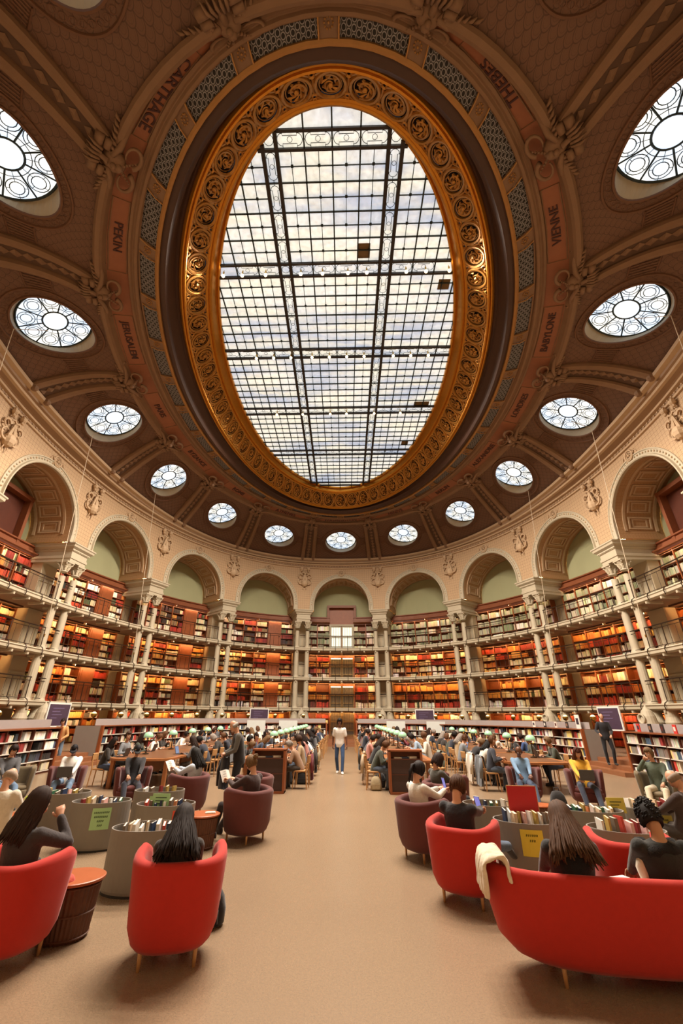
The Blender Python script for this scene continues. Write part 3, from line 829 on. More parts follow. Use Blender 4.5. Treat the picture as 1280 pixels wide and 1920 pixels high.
# stone ornament: warm-air vents between column feet, spandrel cartouches, arch roundels, ring cartouches
def place_uz(mb_pts, k, n): return [B(k, u, n-h, z) for u, z, h in mb_pts]
def cartouche(s):
    mb = MB()
    def P(u, z, h=0.): return B(s, u, NS-.06-h, z)
    for sg in (-1, 1):
        mb.tube([P(sg*(.42+.2*math.cos(t)), 13.2+.2*math.sin(t), .06) for t in [sg*0+PI*.9-j*.42 for j in range(12)]], [.075*(1-j/16) for j in range(12)], 5)
        mb.tube([P(sg*(.34+.26*math.cos(t)), 12.72+.26*math.sin(t), .08) for t in [-2.2+j*.42 for j in range(11)]], [.07*(1-j/15) for j in range(11)], 5)
        mb.tube([P(0, 13.42, .1), P(sg*.1, 13.05, .12), P(sg*.2, 12.7, .14), P(sg*.12, 12.42, .1)], [.05, .07, .09, .05], 6)
        mb.tube([P(0, 13.42, .12), P(sg*.16, 13.52, .12), P(sg*.27, 13.45, .08)], [.04, .06, .03], 5)
        mb.tube([P(sg*.1, 12.3, .04), P(sg*.16, 12.1, .04), P(sg*.08, 11.95, .03)], [.03, .03, .012], 5)
    mb.ball(P(0, 12.55, .05), .3, 10, 6, sc=(1, 1, 1.1)); mb.ball(P(0, 13.42, .12), .08, 6, 4)
    mb.tube([P(0, 13.3, .14), P(0, 12.9, .18), P(0, 12.5, .24)], [.04, .06, .07], 6)
    for sg in (-1, 1):                         # two small consoles under the cornice
        mb.ball(P(sg*.32, 13.88, .1), .15, 8, 5); mb.ball(P(sg*.32, 13.7, .1), .09, 6, 4)
        mb.tube([P(sg*.32-.12, 13.97, .12), P(sg*.32+.12, 13.97, .12)], .07, 6)
    for j in range(14): mb.ball(P(.55*math.cos(PI*j/13), 13.1+.62*math.sin(PI*j/13), -.02), .04, 5, 3)
    nth = int(abs(s)+.5)
    return mb.build('stone_cartouche', STONE_T, label='carved ribbon and shell cartouche above the %s column pair %s of the bronze doors' % (ORD[nth-1], 'right' if s > 0 else 'left'), cat='ornament', group='carved cartouches between the arches')
for s in STN: cartouche(s)
for k in range(-5, 6):
    mb = MB()
    def P(a, r, h): return B(k, r*math.cos(a), NS-h, 13.62+r*math.sin(a))
    for r, w_ in ((.27, .05), (.18, .03)): mb.tube([P(2*PI*j/16, r, .05) for j in range(16)], w_, 5, closed=True)
    mb.ball(P(0, 0, .05), .08, 8, 5)
    for j in range(6): mb.ball(P(2*PI*j/6, .12, .05), .04, 5, 3)
    for sg in (-1, 1): mb.tube([P(0, sg*.3, .03), P(.35 if sg > 0 else -.35, sg*.42, .03), P(-.1 if sg > 0 else .1, sg*.55, .02)], [.05, .04, .02], 5)
    mb.build('rosette', STONE_T, label='carved round rosette over the arch of '+BAYNAME[k], cat='ornament', group='rosettes on the arch crowns')
def ringcart(q):
    s = q-7.5; mb = MB()
    p, tu, tv, nr = VF(s, .97); T = tu.normalized(); V = (rb(2)(s)-rb(0)(s)).normalized(); D = T.cross(V)
    if D.z > 0: D = -D
    def P(a, b, h): return p+T*a+V*b+D*h
    mb.ball(P(0, .2, .16), .34, 12, 8, sc=(1, 1, .8)); mb.ball(P(0, .28, .42), .13, 8, 6); mb.ball(P(0, .12, .46), .09, 8, 5)
    for sg in (-1, 1):
        mb.tube([P(sg*.42-.14, -.32, .18), P(sg*.42+.14, -.32, .18)], .13, 10)              # rolled ends of the two rib mouldings
        mb.tube([P(sg*.42-.14, -.1, .26), P(sg*.42+.14, -.1, .26)], .1, 10)
        mb.tube([P(sg*(.42+.3*math.cos(t)), .62+.22*math.sin(t), .3) for t in [PI-.2-j*.42 for j in range(13)]], [.085*(1-j/17) for j in range(13)], 7)
        mb.tube([P(sg*.2, .05, .34), P(sg*.5, .2, .3), P(sg*.85, .28, .18), P(sg*1.15, .26, .1), P(sg*1.3, .36, .08), P(sg*1.22, .44, .08)], [.07, .09, .08, .06, .05, .02], 7)
        for j in range(7):
            t = j/6; mb.tube([P(sg*(.15+.9*t), .24-.02*j, .3-.2*t), P(sg*(.22+.95*t), .06-.02*j, .34-.2*t), P(sg*(.3+.95*t), -.08, .22-.15*t)], [.03, .05, .015], 5)
        for j in range(5): mb.ball(P(sg*(.1+.06*j), .42+.07*j, .36), .055-.006*j, 6, 4)
    mb.tube([P(0, -.55, .1), P(0, -.3, .22), P(0, 0, .36)], [.03, .07, .09], 7)
    for j in range(5): mb.tube([P(-.2+.1*j, -.2, .3), P(-.26+.13*j, -.42, .3), P(-.3+.15*j, -.6, .16)], [.04, .05, .015], 5)
    nth = int(abs(s)+.5)
    if abs(s) == 7.5: l = 'scrolled cartouche at the near end of the gilt ring, %s of the middle' % ('right' if s > 0 else 'left')
    else: l = 'scrolled cartouche at the head of the %s vault rib %s of the doors' % (ORD[nth-1], 'right' if s > 0 else 'left')
    mb.build('ring_cartouche', STONE_B, label=l, cat='ornament', group='cartouches where the ribs meet the ring', smooth=True)
for q in range(16): ringcart(q)
for s in STN:
    nth = int(abs(s)+.5)
    _, _, tx, ty, nx, ny = C0.fr(s); p = C0.at(s, -.78, 0)
    t = thing('warm_air_vent', 'cream horn-shaped air vent at the foot of the %s column pair %s of the doors' % (ORD[nth-1], 'right' if s > 0 else 'left'), 'vent', (p.x, p.y, 0), math.atan2(ty, tx), 'air vents between the column feet', kind='thing')
    mb = MB()
    mb.box(-.3, .3, -.1, .3, PZ, 1.5); mb.lathe([(.34, 1.5), (.36, 1.6), (.33, 1.75), (.3, 1.95), (.22, 2.15), (.08, 2.3), (.0, 2.42)], 16)
    mb.build('body', STONE, t, smooth=False)
    mb = MB(); Tm = Matrix.Translation((0, -.28, 1.84)) @ Matrix.Rotation(PI/2, 4, 'X')
    mb.lathe([(.12, -.06), (.2, .0), (.225, .06), (.2, .1), (.15, .08), (.13, .02)], 18, T=Tm, cap=False)
    mr = mb.build('mouth_ring', STONE, t, smooth=True)
    mb = MB(); mb.lathe([(.135, -.01), (.135, .01)], 16, T=Tm); mb.build('dark_mouth', mat('vent_dark', '#15100d', .9), mr)

# ---------------------------------------------------------------- city names on the ring
NAMES = {-7: 'CARTHAGE', 7: 'THEBES', -6: 'PEKIN', 6: 'VIENNE', -5: 'JERUSALEM', 5: 'BABYLONE', -4: 'PARIS', 4: 'LONDRES', -3: 'BYZANCE', 3: 'ALEXANDRIE', 2: 'BERLIN', -2: 'ROME', 1: 'NINIVE', -1: 'ATHENES', 0: 'WASHINGTON'}
for k, nm in NAMES.items():
    cu = bpy.data.curves.new('letters', 'FONT'); cu.body = nm; cu.size = .46; cu.align_x = 'CENTER'; cu.align_y = 'CENTER'; cu.extrude = .01; cu.offset = .004
    tmp = bpy.data.objects.new('tmp', cu); COL.objects.link(tmp)
    me = bpy.data.meshes.new_from_object(tmp); bpy.data.objects.remove(tmp)
    a = rb(1, .02, .03)(k); b = rb(2, .02, -.0)(k); up = (b-a); H = up.length; up.normalize()
    _, _, tx, ty, nx, ny = RTC.fr(k); t = Vector((tx, ty, 0))
    wdt = max(v.co.x for v in me.vertices)-min(v.co.x for v in me.vertices); sc = min(1., 2.9/wdt)
    nr = t.cross(up)
    if nr.z > 0 or nr.dot(Vector((nx, ny, 0))) > 0: nr = -nr
    xr = up.cross(nr)
    for v in me.vertices:                                # letters follow the curve of the ring
        x = v.co.x*sc*(xr.dot(t)); i_ = k+x/RTC.pb
        A = rb(1, .02, .03)(i_); Bq = rb(2, .02, -.0)(i_)
        v.co = A.lerp(Bq, .5+v.co.y*.9/ H)+nr*(.02+v.co.z)
    me.materials.clear(); me.materials.append(INK)
    t_ = thing('name_tablet', 'long tablet lettered %s on the brown ring round the skylight' % nm, 'tablet', group=None, kind='thing')
    o = bpy.data.objects.new('lettering', me); COL.objects.link(o); o.parent = t_
    mb = MB(); fr = []
    for i_, q in ((-.29, 0), (.29, 0), (.29, 1), (-.29, 1)):
        A = rb(1, .02, .03)(k+i_); Bq = rb(2, .02, -.0)(k+i_); fr.append(A.lerp(Bq, .06+.88*q)+nr*.01)
    mid0 = rb(1, .02, .03)(k).lerp(rb(2, .02, -.0)(k), .06)+nr*.01; mid1 = rb(1, .02, .03)(k).lerp(rb(2, .02, -.0)(k), .94)+nr*.01
    mb.tube([fr[0], mid0, fr[1], fr[2], mid1, fr[3]], .025, 4, closed=True); mb.build('frame', STONE_B, t_)
# ---------------------------------------------------------------- galleries, railings, bookcases, books
PAL = {
 'red': ['#a52e1c', '#b8381f', '#8c2418', '#c24a2a', '#a83a2a', '#7c1f1a'],
 'orange': ['#c8702c', '#d48a3a', '#c9863f', '#dba455', '#b9642a', '#d9b06a'],
 'cream': ['#e6d7b4', '#d8c49a', '#efe6cf', '#cfb98e', '#e9dcc0', '#f3efe2'],
 'dark': ['#2e2622', '#3b2a22', '#46342a', '#54301f', '#2a2c26', '#3a2020', '#8c7a62'],
 'mixed': ['#a83a24', '#d8c49a', '#3b2a22', '#c9863f', '#efe6cf', '#6d2f22', '#545a3a', '#8a6a48', '#e6d7b4', '#7c1f1a'],
 'green': ['#8a8a68', '#97957a', '#a5a084', '#7f8062', '#b0a88c', '#c2b79a'],
 'white': ['#e8e6e0', '#dcdad2', '#c9cac6', '#efeeea', '#9a9a98', '#5a5652', '#b9b2a6'],
 'modern': ['#e8e4dc', '#d8d2c6', '#c9c2b6', '#efece6', '#b5423a', '#8a2f2c', '#3b3f4a', '#4a5a6e', '#d9c27a', '#7a7268', '#2e2a2a', '#a69c8e', '#e0dccf', '#c9b8a0', '#6a4a3a'],
}
for k_ in PAL: PAL[k_] = [lin(c) for c in PAL[k_]]
BOOK = mat('book_cloth', '#888888', .6, var=.08, vs=12., attr=True)
books = MB()
RB = random.Random(5)
def one_book(mb, fn, u0, u1, n0, n1, z0, z1, col, lean=0.):
    p = [fn(u0, n0, z0), fn(u1, n0, z0), fn(u1, n1, z0), fn(u0, n1, z0), fn(u0+lean, n0, z1), fn(u1+lean, n0, z1), fn(u1+lean, n1, z1), fn(u0+lean, n1, z1)]
    mb.hexa(p, 0, col, skip=(0, 4))
def book_row(mb, fn, u0, u1, z, hmax, depth0, mode, wmin=.05, wmax=.085, full=.92, hmin=.6, each=None):
    u = u0+.01; pal = PAL[mode]; col = RB.choice(pal); run = RB.randint(2, 9)
    if RB.random() > full: u1 = lerp(u0, u1, RB.uniform(.3, .8))
    h = hmax*RB.uniform(max(hmin, .7), .97)
    while u < u1-wmin:
        w_ = RB.uniform(wmin, wmax); w_ = min(w_, u1-u)
        run -= 1
        if run <= 0: col = RB.choice(pal); run = RB.randint(1, 7); h = hmax*RB.uniform(hmin, .97)
        c = tuple(x*RB.uniform(.85, 1.15) for x in col)
        if RB.random() < .05: u += RB.uniform(.03, .12); run = 0; continue
        hh = h*RB.uniform(.96, 1.0); lean = RB.uniform(-.02, .03) if RB.random() < .12 else 0
        d = depth0+RB.uniform(0, .02)
        if each: each(fn, u, u+w_*.96, d, d+.2, z, z+hh, c, lean)
        else: one_book(mb, fn, u, u+w_*.96, d, d+.2, z, z+hh, c, lean)
        u += w_
RAILM = BRONZE
STRIP = lampmat('gallery_light_strip', '#ffc47c', 62.)
NF = 1.95                                   # front face of the wall bookcases
STRIP3 = lampmat('top_light_strip', '#ffd9a8', 26.)
SIDE = lambda k: 'right' if k > 0 else 'left'
LEVN = {0: 'ground level', 1: 'lowest gallery', 2: 'middle gallery', 3: 'top gallery'}
for k in range(-5, 6):
    for lv in (0, 1, 2, 3):
        z0 = PZ if lv == 0 else ZG[lv]; z1 = {0: 2.16, 1: 4.42, 2: 6.74, 3: 9.45}[lv]
        fn = lambda u, n, z, k=k: B(k, u, n, z)
        # ---- slab
        if lv:
            mb = MB()
            prof = [(NB+.04, z0), (-.34, z0), (-.36, z0-.05), (-.32, z0-.09), (-.32, z0-.2), (-.27, z0-.24), (-.15, z0-.26)]
            n = 6
            rows = [[B(k, lerp(-PB/2, PB/2, j/n), q, z) for j in range(n+1)] for q, z in prof]
            mb.grid(rows, 0)
            mb.grid([rows[-1], [B(k, lerp(-PB/2, PB/2, j/n), NB+.04, z0-.26) for j in range(n+1)]], 1)
            for j in range(7):
                u = -3+j
                bentbox(mb, k, u-.05, u+.05, -.3, .5, z0-.36, z0-.26)
            mb.build('floor_gallery', [STONE, STONE_B], kind='structure')
            # ---- railing
            t = thing('gallery_railing', 'dark iron railing of the %s in %s' % (LEVN[lv], BAYNAME[k]), 'railing', group='gallery railings', kind='thing')
            mb = MB()
            for zz, r in ((.98, .028), (.84, .014), (.1, .014)):
                for a, b in ((-2.8, 2.8), (-3.48, -3.24), (3.24, 3.48)):
                    mb.tube([B(k, lerp(a, b, j/6), -.2, z0+zz) for j in range(7)], r, 5)
            mb.build('rail', RAILM, t)
            for j in range(6):
                u = -2.75+j*1.1; mb = MB()
                mb.tube([B(k, u, -.38, z0-.3), B(k, u, -.42, z0-.1), B(k, u, -.36, z0+.02), B(k, u, -.22, z0+.1), B(k, u, -.2, z0+.98)], .022, 5)
                mb.build('post', RAILM, t)
            for j in range(5):
                for q in (.3, .7):
                    mb = MB(); u = -2.75+(j+q)*1.1; mb.tube([B(k, u, -.2, z0+.1), B(k, u, -.2, z0+.84)], .011, 4)
                    mb.build('baluster', RAILM, t)
        # ---- bookcase
        rows_n = {0: 4, 1: 3 if k >= 0 else 4, 2: 4 if k >= 0 else 5, 3: 4 if k >= 0 else 5}[lv]
        door = (2, 3) if k == 0 else ()
        wood = (4,) if k < 0 and k > -4 and lv else ((0,) if k in (4, 5) and lv == 0 else ())
        t = thing('bookcase', 'brown wooden bookcase full of old books, %s, %s' % (LEVN[lv], BAYNAME[k]), 'bookcase', group=None, kind='thing')
        mb = MB()
        if k: mb.grid([[B(k, lerp(-3, 3, j/6), NB, z) for j in range(7)] for z in (z0, z1)])
        else: bentbox(mb, 0, -3.03, 3.03, NB-.01, NB+.02, z0, z1, 3)
        for j in range(7):
            u = -3+j
            if j == 3 and k == 0: continue
            bentbox(mb, k, u-.03, u+.03, NF-.03, NB, z0, z1)
        mb.build('carcass', WOOD, t)
        rh = (z1-z0-.12)/rows_n
        for r in range(rows_n+1):
            zz = z0+.06+rh*r
            for a, b in (((-3, -1), (1, 3)) if k == 0 else ((-3, 3),)):
                mb = MB(); bentbox(mb, k, a, b, NF-.01, NB, zz-.03, zz, 4); mb.build('shelf', WOOD_TRIM, t)
        for c in wood:
            mb = MB(); a = -3+c
            bentbox(mb, k, a+.03, a+.97, NF-.06, NF, z0, z1)
            for q0, q1, y0, y1 in ((.15, .85, .08, .42), (.15, .85, .5, .92)):
                bentbox(mb, k, a+q0, a+q1, NF-.08, NF-.06, lerp(z0, z1, y0), lerp(z0, z1, y1))
            cdo = mb.build('cupboard_door', WOOD, t)
            mb = MB(); mb.ball(B(k, a+.88, NF-.09, lerp(z0, z1, .46)), .03, 6, 4); mb.build('knob', BRONZE, cdo)
        if lv == 3:
            mb = MB()
            spans_ = ((-3.05, -1), (1, 3.05)) if k == 0 else ((-3.05, 3.05),)
            for a, b in spans_:
                n = 6
                prof = [(NF-.05, 9.42), (NF-.25, 9.5), (NF-.32, 9.55), (NF-.32, 9.62), (NF-.1, 9.68), (NF-.05, 9.9), (NF-.15, 9.95), (NF-.15, 10.02), (NB, 10.02)]
                mb.grid([[B(k, lerp(a, b, j/n), q, z) for j in range(n+1)] for q, z in prof])
            mb.build('cornice', WOOD_TRIM, t)
        # ---- light strip under the gallery above
        if abs(k) <= 5:
            mb = MB(); zs = z1+.04 if lv == 3 else z1-.0
            n0 = NF-.3 if lv < 3 else NF+.06
            if lv < 3 or k:
                for a, b in ((-2.7, -.1), (.1, 2.7)):
                    n = 3; us = [lerp(a, b, q/n) for q in range(n+1)]
                    mb.grid([[B(k, u, n0-.3, z1+.03) for u in us], [B(k, u, n0-.3, z1-.03) for u in us]], 0)
                    mb.grid([[B(k, u, n0-.31, z1+.05) for u in us], [B(k, u, n0-.31, z1-.05) for u in us], [B(k, u, n0-.29, z1-.05) for u in us]], 1)
                mb.build('light_strip', [STRIP if lv < 3 else STRIP3, WOOD_D], t)
        # ---- books
        for c in range(6):
            if c in door or c in wood: continue
            for r in range(rows_n):
                a = -3+c+.035; b = a+.93; zz = z0+.065+rh*r
                if lv == 3: md = RB.choice(['green', 'cream', 'green', 'green'] if k >= 0 else ['red', 'mixed', 'mixed', 'dark', 'cream'])
                elif lv == 0: md = RB.choice(['red', 'orange', 'mixed', 'white'])
                else:
                    top = r >= rows_n-2
                    md = RB.choice(['orange', 'orange', 'cream', 'red', 'cream', 'mixed', 'orange'] if top else ['mixed', 'cream', 'cream', 'red', 'mixed', 'orange' if lv == 2 else 'white', 'white'])
                if RB.random() < .05: continue
                book_row(books, fn, a, b, zz, min(rh-.06, .5), NF+.01, md, .045, .085 if lv < 3 else .1, .9, .62)
# ---------------------------------------------------------------- tall bronze doors of the middle bay, one on each level
BRZ = mat('door_bronze', '#8c7048', .35, .55, var=.15); DGL = mat('door_glass', '#6b5a45', .12, .0, var=.3, vs=2., spec=.8)
PALEG = mat('door_room_light', '#dfe6d8', .4, emit='#f0f4e4', es=.5)
for lv in (0, 1, 2, 3):
    z0 = PZ if lv == 0 else ZG[lv]; zt = {0: 2.2, 1: 4.2, 2: 6.5, 3: 9.25}[lv]
    t = thing('door_%d' % (lv+1), None, None, kind='structure')
    for sg in (-1, 1):
        a, b = (0.02, .93) if sg > 0 else (-.93, -.02)
        mb = MB(); mb.quad(B(0, a, NF+.1, z0), B(0, b, NF+.1, z0), B(0, b, NF+.1, zt), B(0, a, NF+.1, zt)); mb.build('pane', PALEG if lv == 3 else DGL, t)
        mb = MB()
        for x0, x1 in ((a, a+.08), (b-.08, b)): bentbox(mb, 0, x0, x1, NF+.0, NF+.09, z0, zt)
        for y in (z0, z0+.35, lerp(z0, zt, .55), zt-.1): bentbox(mb, 0, a, b, NF, NF+.09, y, y+.09)
        for q in range(3): bentbox(mb, 0, a+.08+(b-a-.16)*(q+1)/4-.012, a+.08+(b-a-.16)*(q+1)/4+.012, NF+.03, NF+.07, z0+.4, zt)
        mb.build('door_leaf', STONE if lv == 3 else BRZ, t)
    mb = MB()
    for x0, x1 in ((-1.03, -.93), (.93, 1.03)): bentbox(mb, 0, x0, x1, NF-.06, NB, z0, zt+.12)
    bentbox(mb, 0, -1.03, 1.03, NF-.06, NB, zt, zt+.14)
    mb.build('frame', WOOD if lv < 3 else STONE, t)
    if 0 < lv < 3:
        mb = MB()
        for sg in (-1, 1): mb.box(-.01, .01, -.01, .01, 0, .01); bentbox(mb, 0, sg*.48-.4, sg*.48+.4, NF-.12, NF-.07, zt-.12, zt-.05)
        mb.build('door_lamp', lampmat('door_lamp_glow', '#ffe2a8', 5.), t)
for k in (-4, 0, 4):
    mb = MB(); a = 1.05 if k == 0 else 1.5; zt = 10.95 if k == 0 else 12.2; zb = 9.45
    for x0, x1 in ((-a-.18, -a), (a, a+.18)): bentbox(mb, k, x0, x1, NF-.1, NB, zb, zt)
    bentbox(mb, k, -a-.18, a+.18, NF-.12, NB, zt-.05, zt+.16)
    bentbox(mb, k, -a, a, NB-.12, NB-.06, zb, zt, m=1); bentbox(mb, k, -a*.45, a*.45, NB-.14, NB-.12, zb+.1, zt-.1, m=1)
    mb.build('door_%d' % (9+k), [WOOD_TRIM, WOOD if k == 0 else WOOD_D], kind='structure')

# ---------------------------------------------------------------- impost uplights (glow on the soffits)
UP = lampmat('uplight_glow', '#ffb865', 130.)
upn = 0
for s in STN:
    for sg in (-1, 1):
        nth = int(abs(s)+.5)
        mb = MB(); mb.quad(B(s, sg*.5, .0, 10.2), B(s, sg*.82, .0, 10.2), B(s, sg*.82, .3, 10.2), B(s, sg*.5, .3, 10.2))
        mb.build('lamp_face', UP, t := thing('arch_uplight', 'small uplight on the impost of the %s column pair %s of the doors, %s edge' % (ORD[nth-1], SIDE(s), 'far' if (sg > 0) == (s < 0) else 'near'), 'uplight', group='uplights on the imposts', kind='thing'))
        mb = MB(); bentbox(mb, s, min(sg*.5, sg*.82), max(sg*.5, sg*.82), 0., .3, 10.16, 10.195); mb.build('housing', mat('uplight_case', '#4a3a2a', .5), t)

# ---------------------------------------------------------------- low reference bookcases with desks behind
GREY = mat('grey_laminate', '#8d8781', .5, var=.05); GREYS = mat('grey_screen', '#a39a98', .35, var=.05)
SHW = mat('white_shelf_edge', '#cfc6bb', .5, var=.05)
PBL = LSC.pb
singles = []; nsingle = {'R': 0, 'L': 0}
def low_unit(i0, i1, nm_, single=None):
    t = thing('low_bookcase', nm_, 'bookcase', kind='thing')
    W_ = abs(i1-i0)*PBL; nc = max(1, round(W_/.72)); sgn = 1
    f = lambda u, n, z: LS(i0+(i1-i0)*u/W_, n, z)
    def bb(mb, u0, u1, n0, n1, z0, z1, m=0):
        mb.hexa([f(u0, n0, z0), f(u1, n0, z0), f(u1, n1, z0), f(u0, n1, z0), f(u0, n0, z1), f(u1, n0, z1), f(u1, n1, z1), f(u0, n1, z1)], m)
    mb = MB()
    for c in range(nc+1):
        u = W_*c/nc; bb(mb, max(0, u-.02), min(W_, u+.02), 0, .36, 0, 1.4)
    bb(mb, 0, W_, .36, .4, 0, 1.4); bb(mb, 0, W_, .03, .36, 0, .09)
    mb.build('carcass', WOOD_D, t)
    mb = MB(); bb(mb, -.01, W_+.01, -.03, .46, 1.4, 1.44); mb.build('top_board', WOOD_TRIM, t)
    for r in range(4):
        mb = MB(); bb(mb, 0, W_, .01, .36, .09+r*.33-.025, .09+r*.33); mb.build('shelf', SHW, t)
    mb = MB(); bb(mb, 0, W_, .44, .46, 1.44, 1.7); mb.build('grey_screen', GREYS, t)
    mb = MB(); bb(mb, 0, W_, .46, 1.2, 1.14, 1.18); bb(mb, 0, .04, .46, 1.2, PZ, 1.14); bb(mb, W_-.04, W_, .46, 1.2, PZ, 1.14); mb.build('desk_top', WOOD_D, t)
    for c in range(nc):
        for r in range(4):
            a, b = W_*c/nc+.03, W_*(c+1)/nc-.03
            sng = None
            if single == 'R' and c >= 0: 
                def sng(fn, u0, u1, n0, n1, z0, z1, col, lean, c=c, r=r): singles.append((nm_, c, r, fn, u0, u1, n0, n1, z0, z1, col, lean))
            wm, wx = (.05, .09) if single == 'R' else (.02, .055)
            if single == 'L':
                def sng(fn, u0, u1, n0, n1, z0, z1, col, lean, c=c, r=r): singles.append((nm_, c, r, fn, u0, u1, n0, n1, z0, z1, col, lean))
                wm, wx = .1, .16
            if RB.random() < .04: continue
            book_row(books, f, a, b, .095+r*.33, .285, .04, 'modern', wm, wx, .8, .62, each=sng)
    return t
def end_panel(i, dirn, nm_):
    """grey desk end and wooden post closing a run; it faces the steps"""
    t = thing('stair_side_panel', nm_, 'panel', kind='thing')
    d = dirn*.07/PBL
    mb = MB(); P = lambda a, n, z: LS(i+a, n, z)
    def bb(a0, a1, n0, n1, z0, z1): mb.hexa([P(a0, n0, z0), P(a1, n0, z0), P(a1, n1, z0), P(a0, n1, z0), P(a0, n0, z1), P(a1, n0, z1), P(a1, n1, z1), P(a0, n1, z1)])
    bb(0, d, .1, 1.3, 0, 1.42); mb.build('grey_board', GREY, t)
    mb = MB(); bb(0, d*1.2, -.03, .1, 0, 1.45); mb.build('wooden_post', WOOD, t)
def run(i0, i1, where, single_first=None):
    """units from i0 towards i1; counted from i0"""
    L = abs(i1-i0)*PBL; n = max(1, round(L/2.16))
    for q in range(n):
        a, b = lerp(i0, i1, q/n), lerp(i0, i1, (q+1)/n)
        low_unit(a, b, 'low bookcase with grey screen, %s from the %s' % (ORD[min(q, 19)]+' unit', where), single_first if q < (2 if single_first == 'R' else 1) else None)
run(GAPR[1], GAPR[1]+2.2, 'steps on the right, towards the camera', 'R')
run(GAPL[1], GAPL[1]-2.2, 'steps on the left, towards the camera', 'L')
run(GAPR[0], DOORG, 'steps on the right, towards the doors')
run(GAPL[0], -DOORG, 'steps on the left, towards the doors')
end_panel(GAPR[0], 1, 'grey desk end with wooden post on the far side of the right-hand steps')
end_panel(GAPL[0], -1, 'grey desk end with wooden post on the far side of the left-hand steps')
end_panel(GAPR[1], -1, 'desk end with wooden post on the near side of the right-hand steps')
end_panel(GAPL[1], 1, 'desk end with wooden post on the near side of the left-hand steps')
end_panel(DOORG, -1, 'orange-brown end post right of the bronze doors'); end_panel(-DOORG, 1, 'orange-brown end post left of the bronze doors')
COLN = [((.5, .05, .04), 'red'), ((.02, .02, .02), 'black'), ((.75, .72, .65), 'white'), ((.65, .55, .4), 'cream'), ((.1, .13, .2), 'blue'), ((.6, .5, .2), 'yellow'), ((.15, .08, .05), 'brown'), ((.35, .32, .28), 'grey')]
def cname(c): return min(COLN, key=lambda q: sum((a-b)**2 for a, b in zip(q[0], c)))[1]
lab_count = {}
def uniq(l, key):
    lab_count[key] = lab_count.get(key, 0)+1; return lab_count[key]
for which, cap in (('right', 145), ('left', 60)):
    S1 = [q for q in singles if ('on the '+which) in q[0]]
    for j, (nm_, c, r, fn, u0, u1, n0, n1, z0, z1, col, lean) in enumerate(S1):
        if j >= cap: one_book(books, fn, u0, u1, n0, n1, z0, z1, col, lean); continue
        mb = MB(); one_book(mb, fn, u0, u1, n0, n1, z0, z1, col, lean)
        q = uniq('', (which, c, r, nm_))
        unit = nm_.split(', ')[1].split()[0]
        lab = '%s book, %s along, %s shelf up, bay %s, %s unit near %s steps' % (cname(col), ORD[q-1], ORD[r], ORD[c], unit, which)
        mb.build('book', BOOK, label=lab, cat='book', group='books on the low shelves beside the %s-hand steps' % which)
books.build('distant_books', BOOK, kind='stuff', label='rows of old bound books on the gallery and low shelves', cat='books')

# brass globe lamps, monitors, boards and small displays on the ring of desks
BRASS = mat('brass', '#b8923f', .25, .9, var=.1); GLOBE = mat('globe_glass', '#e9d9a8', .3, 0, emit='#ffd98a', es=1.6)
BLK = mat('black_plastic', '#15141a', .4, var=.05); SCR = mat('screen_dark', '#241c2e', .2, emit='#3a2c58', es=.25)
WHT = mat('white_card', '#e4e0da', .5, var=.05)
def globe_lamp(i, n, label):
    p = LS(i, n, 1.18); t = thing('desk_lamp', label, 'lamp', (p.x, p.y, 1.18), group='brass globe lamps on the ring of desks', kind='thing')
    mb = MB(); mb.lathe([(.09, 0), (.09, .02), (.02, .05), (.014, .12), (.014, .55), (.03, .58)], 10); mb.build('stand', BRASS, t, smooth=True)
    mb = MB(); mb.lathe([(.03, .56), (.1, .6), (.13, .68), (.12, .74)], 12, cap=False); mb.build('brass_cup', BRASS, t, smooth=True)
    mb = MB(); mb.ball((0, 0, .7), .115, 12, 8); mb.build('globe', GLOBE, t, smooth=True)
nl = {1: 0, -1: 0}
i = .5
while i < 6.2:
    for sg in (1, -1):
        if min(GAPR) < i < max(GAPR) or (abs(i-4.3) < .15): continue
        nl[sg] += 1
        globe_lamp(sg*i, .8, 'brass desk lamp with globe, %s %s of the bronze doors' % (ORD[min(nl[sg]-1, 19)], SIDE(sg)))
    i += .37
def board(i, n, w_, h, z, label, fr=WHT, face=None, tilt=0):
    _, _, tx, ty, nx, ny = LSC.fr(i); p = LSC.at(i, n, z)
    t = thing('display_board', label, 'board', (p.x, p.y, z), math.atan2(ty, tx), kind='thing')
    mb = MB(); mb.box(-w_/2, w_/2, 0, .05, 0, h); mb.build('frame', fr, t)
    mb = MB(); mb.box(-w_/2+.07, w_/2-.07, -.01, 0, .07, h-.07); pn = mb.build('panel', face or SCR, t)
    mb = MB(); [mb.box(-w_*.3, -w_*.3+w_*.5*q, -.014, -.01, h*(.75-.13*j), h*(.75-.13*j)+.03) for j, q in enumerate((1., .7, .9, .5))]; mb.build('text_lines', mat('board_text', '#6e6080', .5), pn)
    for sg in (-1, 1):
        mb = MB(); mb.box(sg*w_*.4-.02, sg*w_*.4+.02, 0, .04, PZ-z, 0); mb.build('leg', fr, t)
for i_, n_, l in ((.95, 2.6, 'white-framed dark board standing first right of the doors'), (-.95, 2.6, 'white-framed dark board standing first left of the doors'), (3.28, 2.3, 'grey-framed screen board near the right-hand steps'), (-3.5, 2.4, 'grey-framed screen board near the left-hand steps')):
    board(i_, n_, 1.5, 1.0, 1.35, l, face=mat('board_face', '#4a3a4c', .4, var=.2))
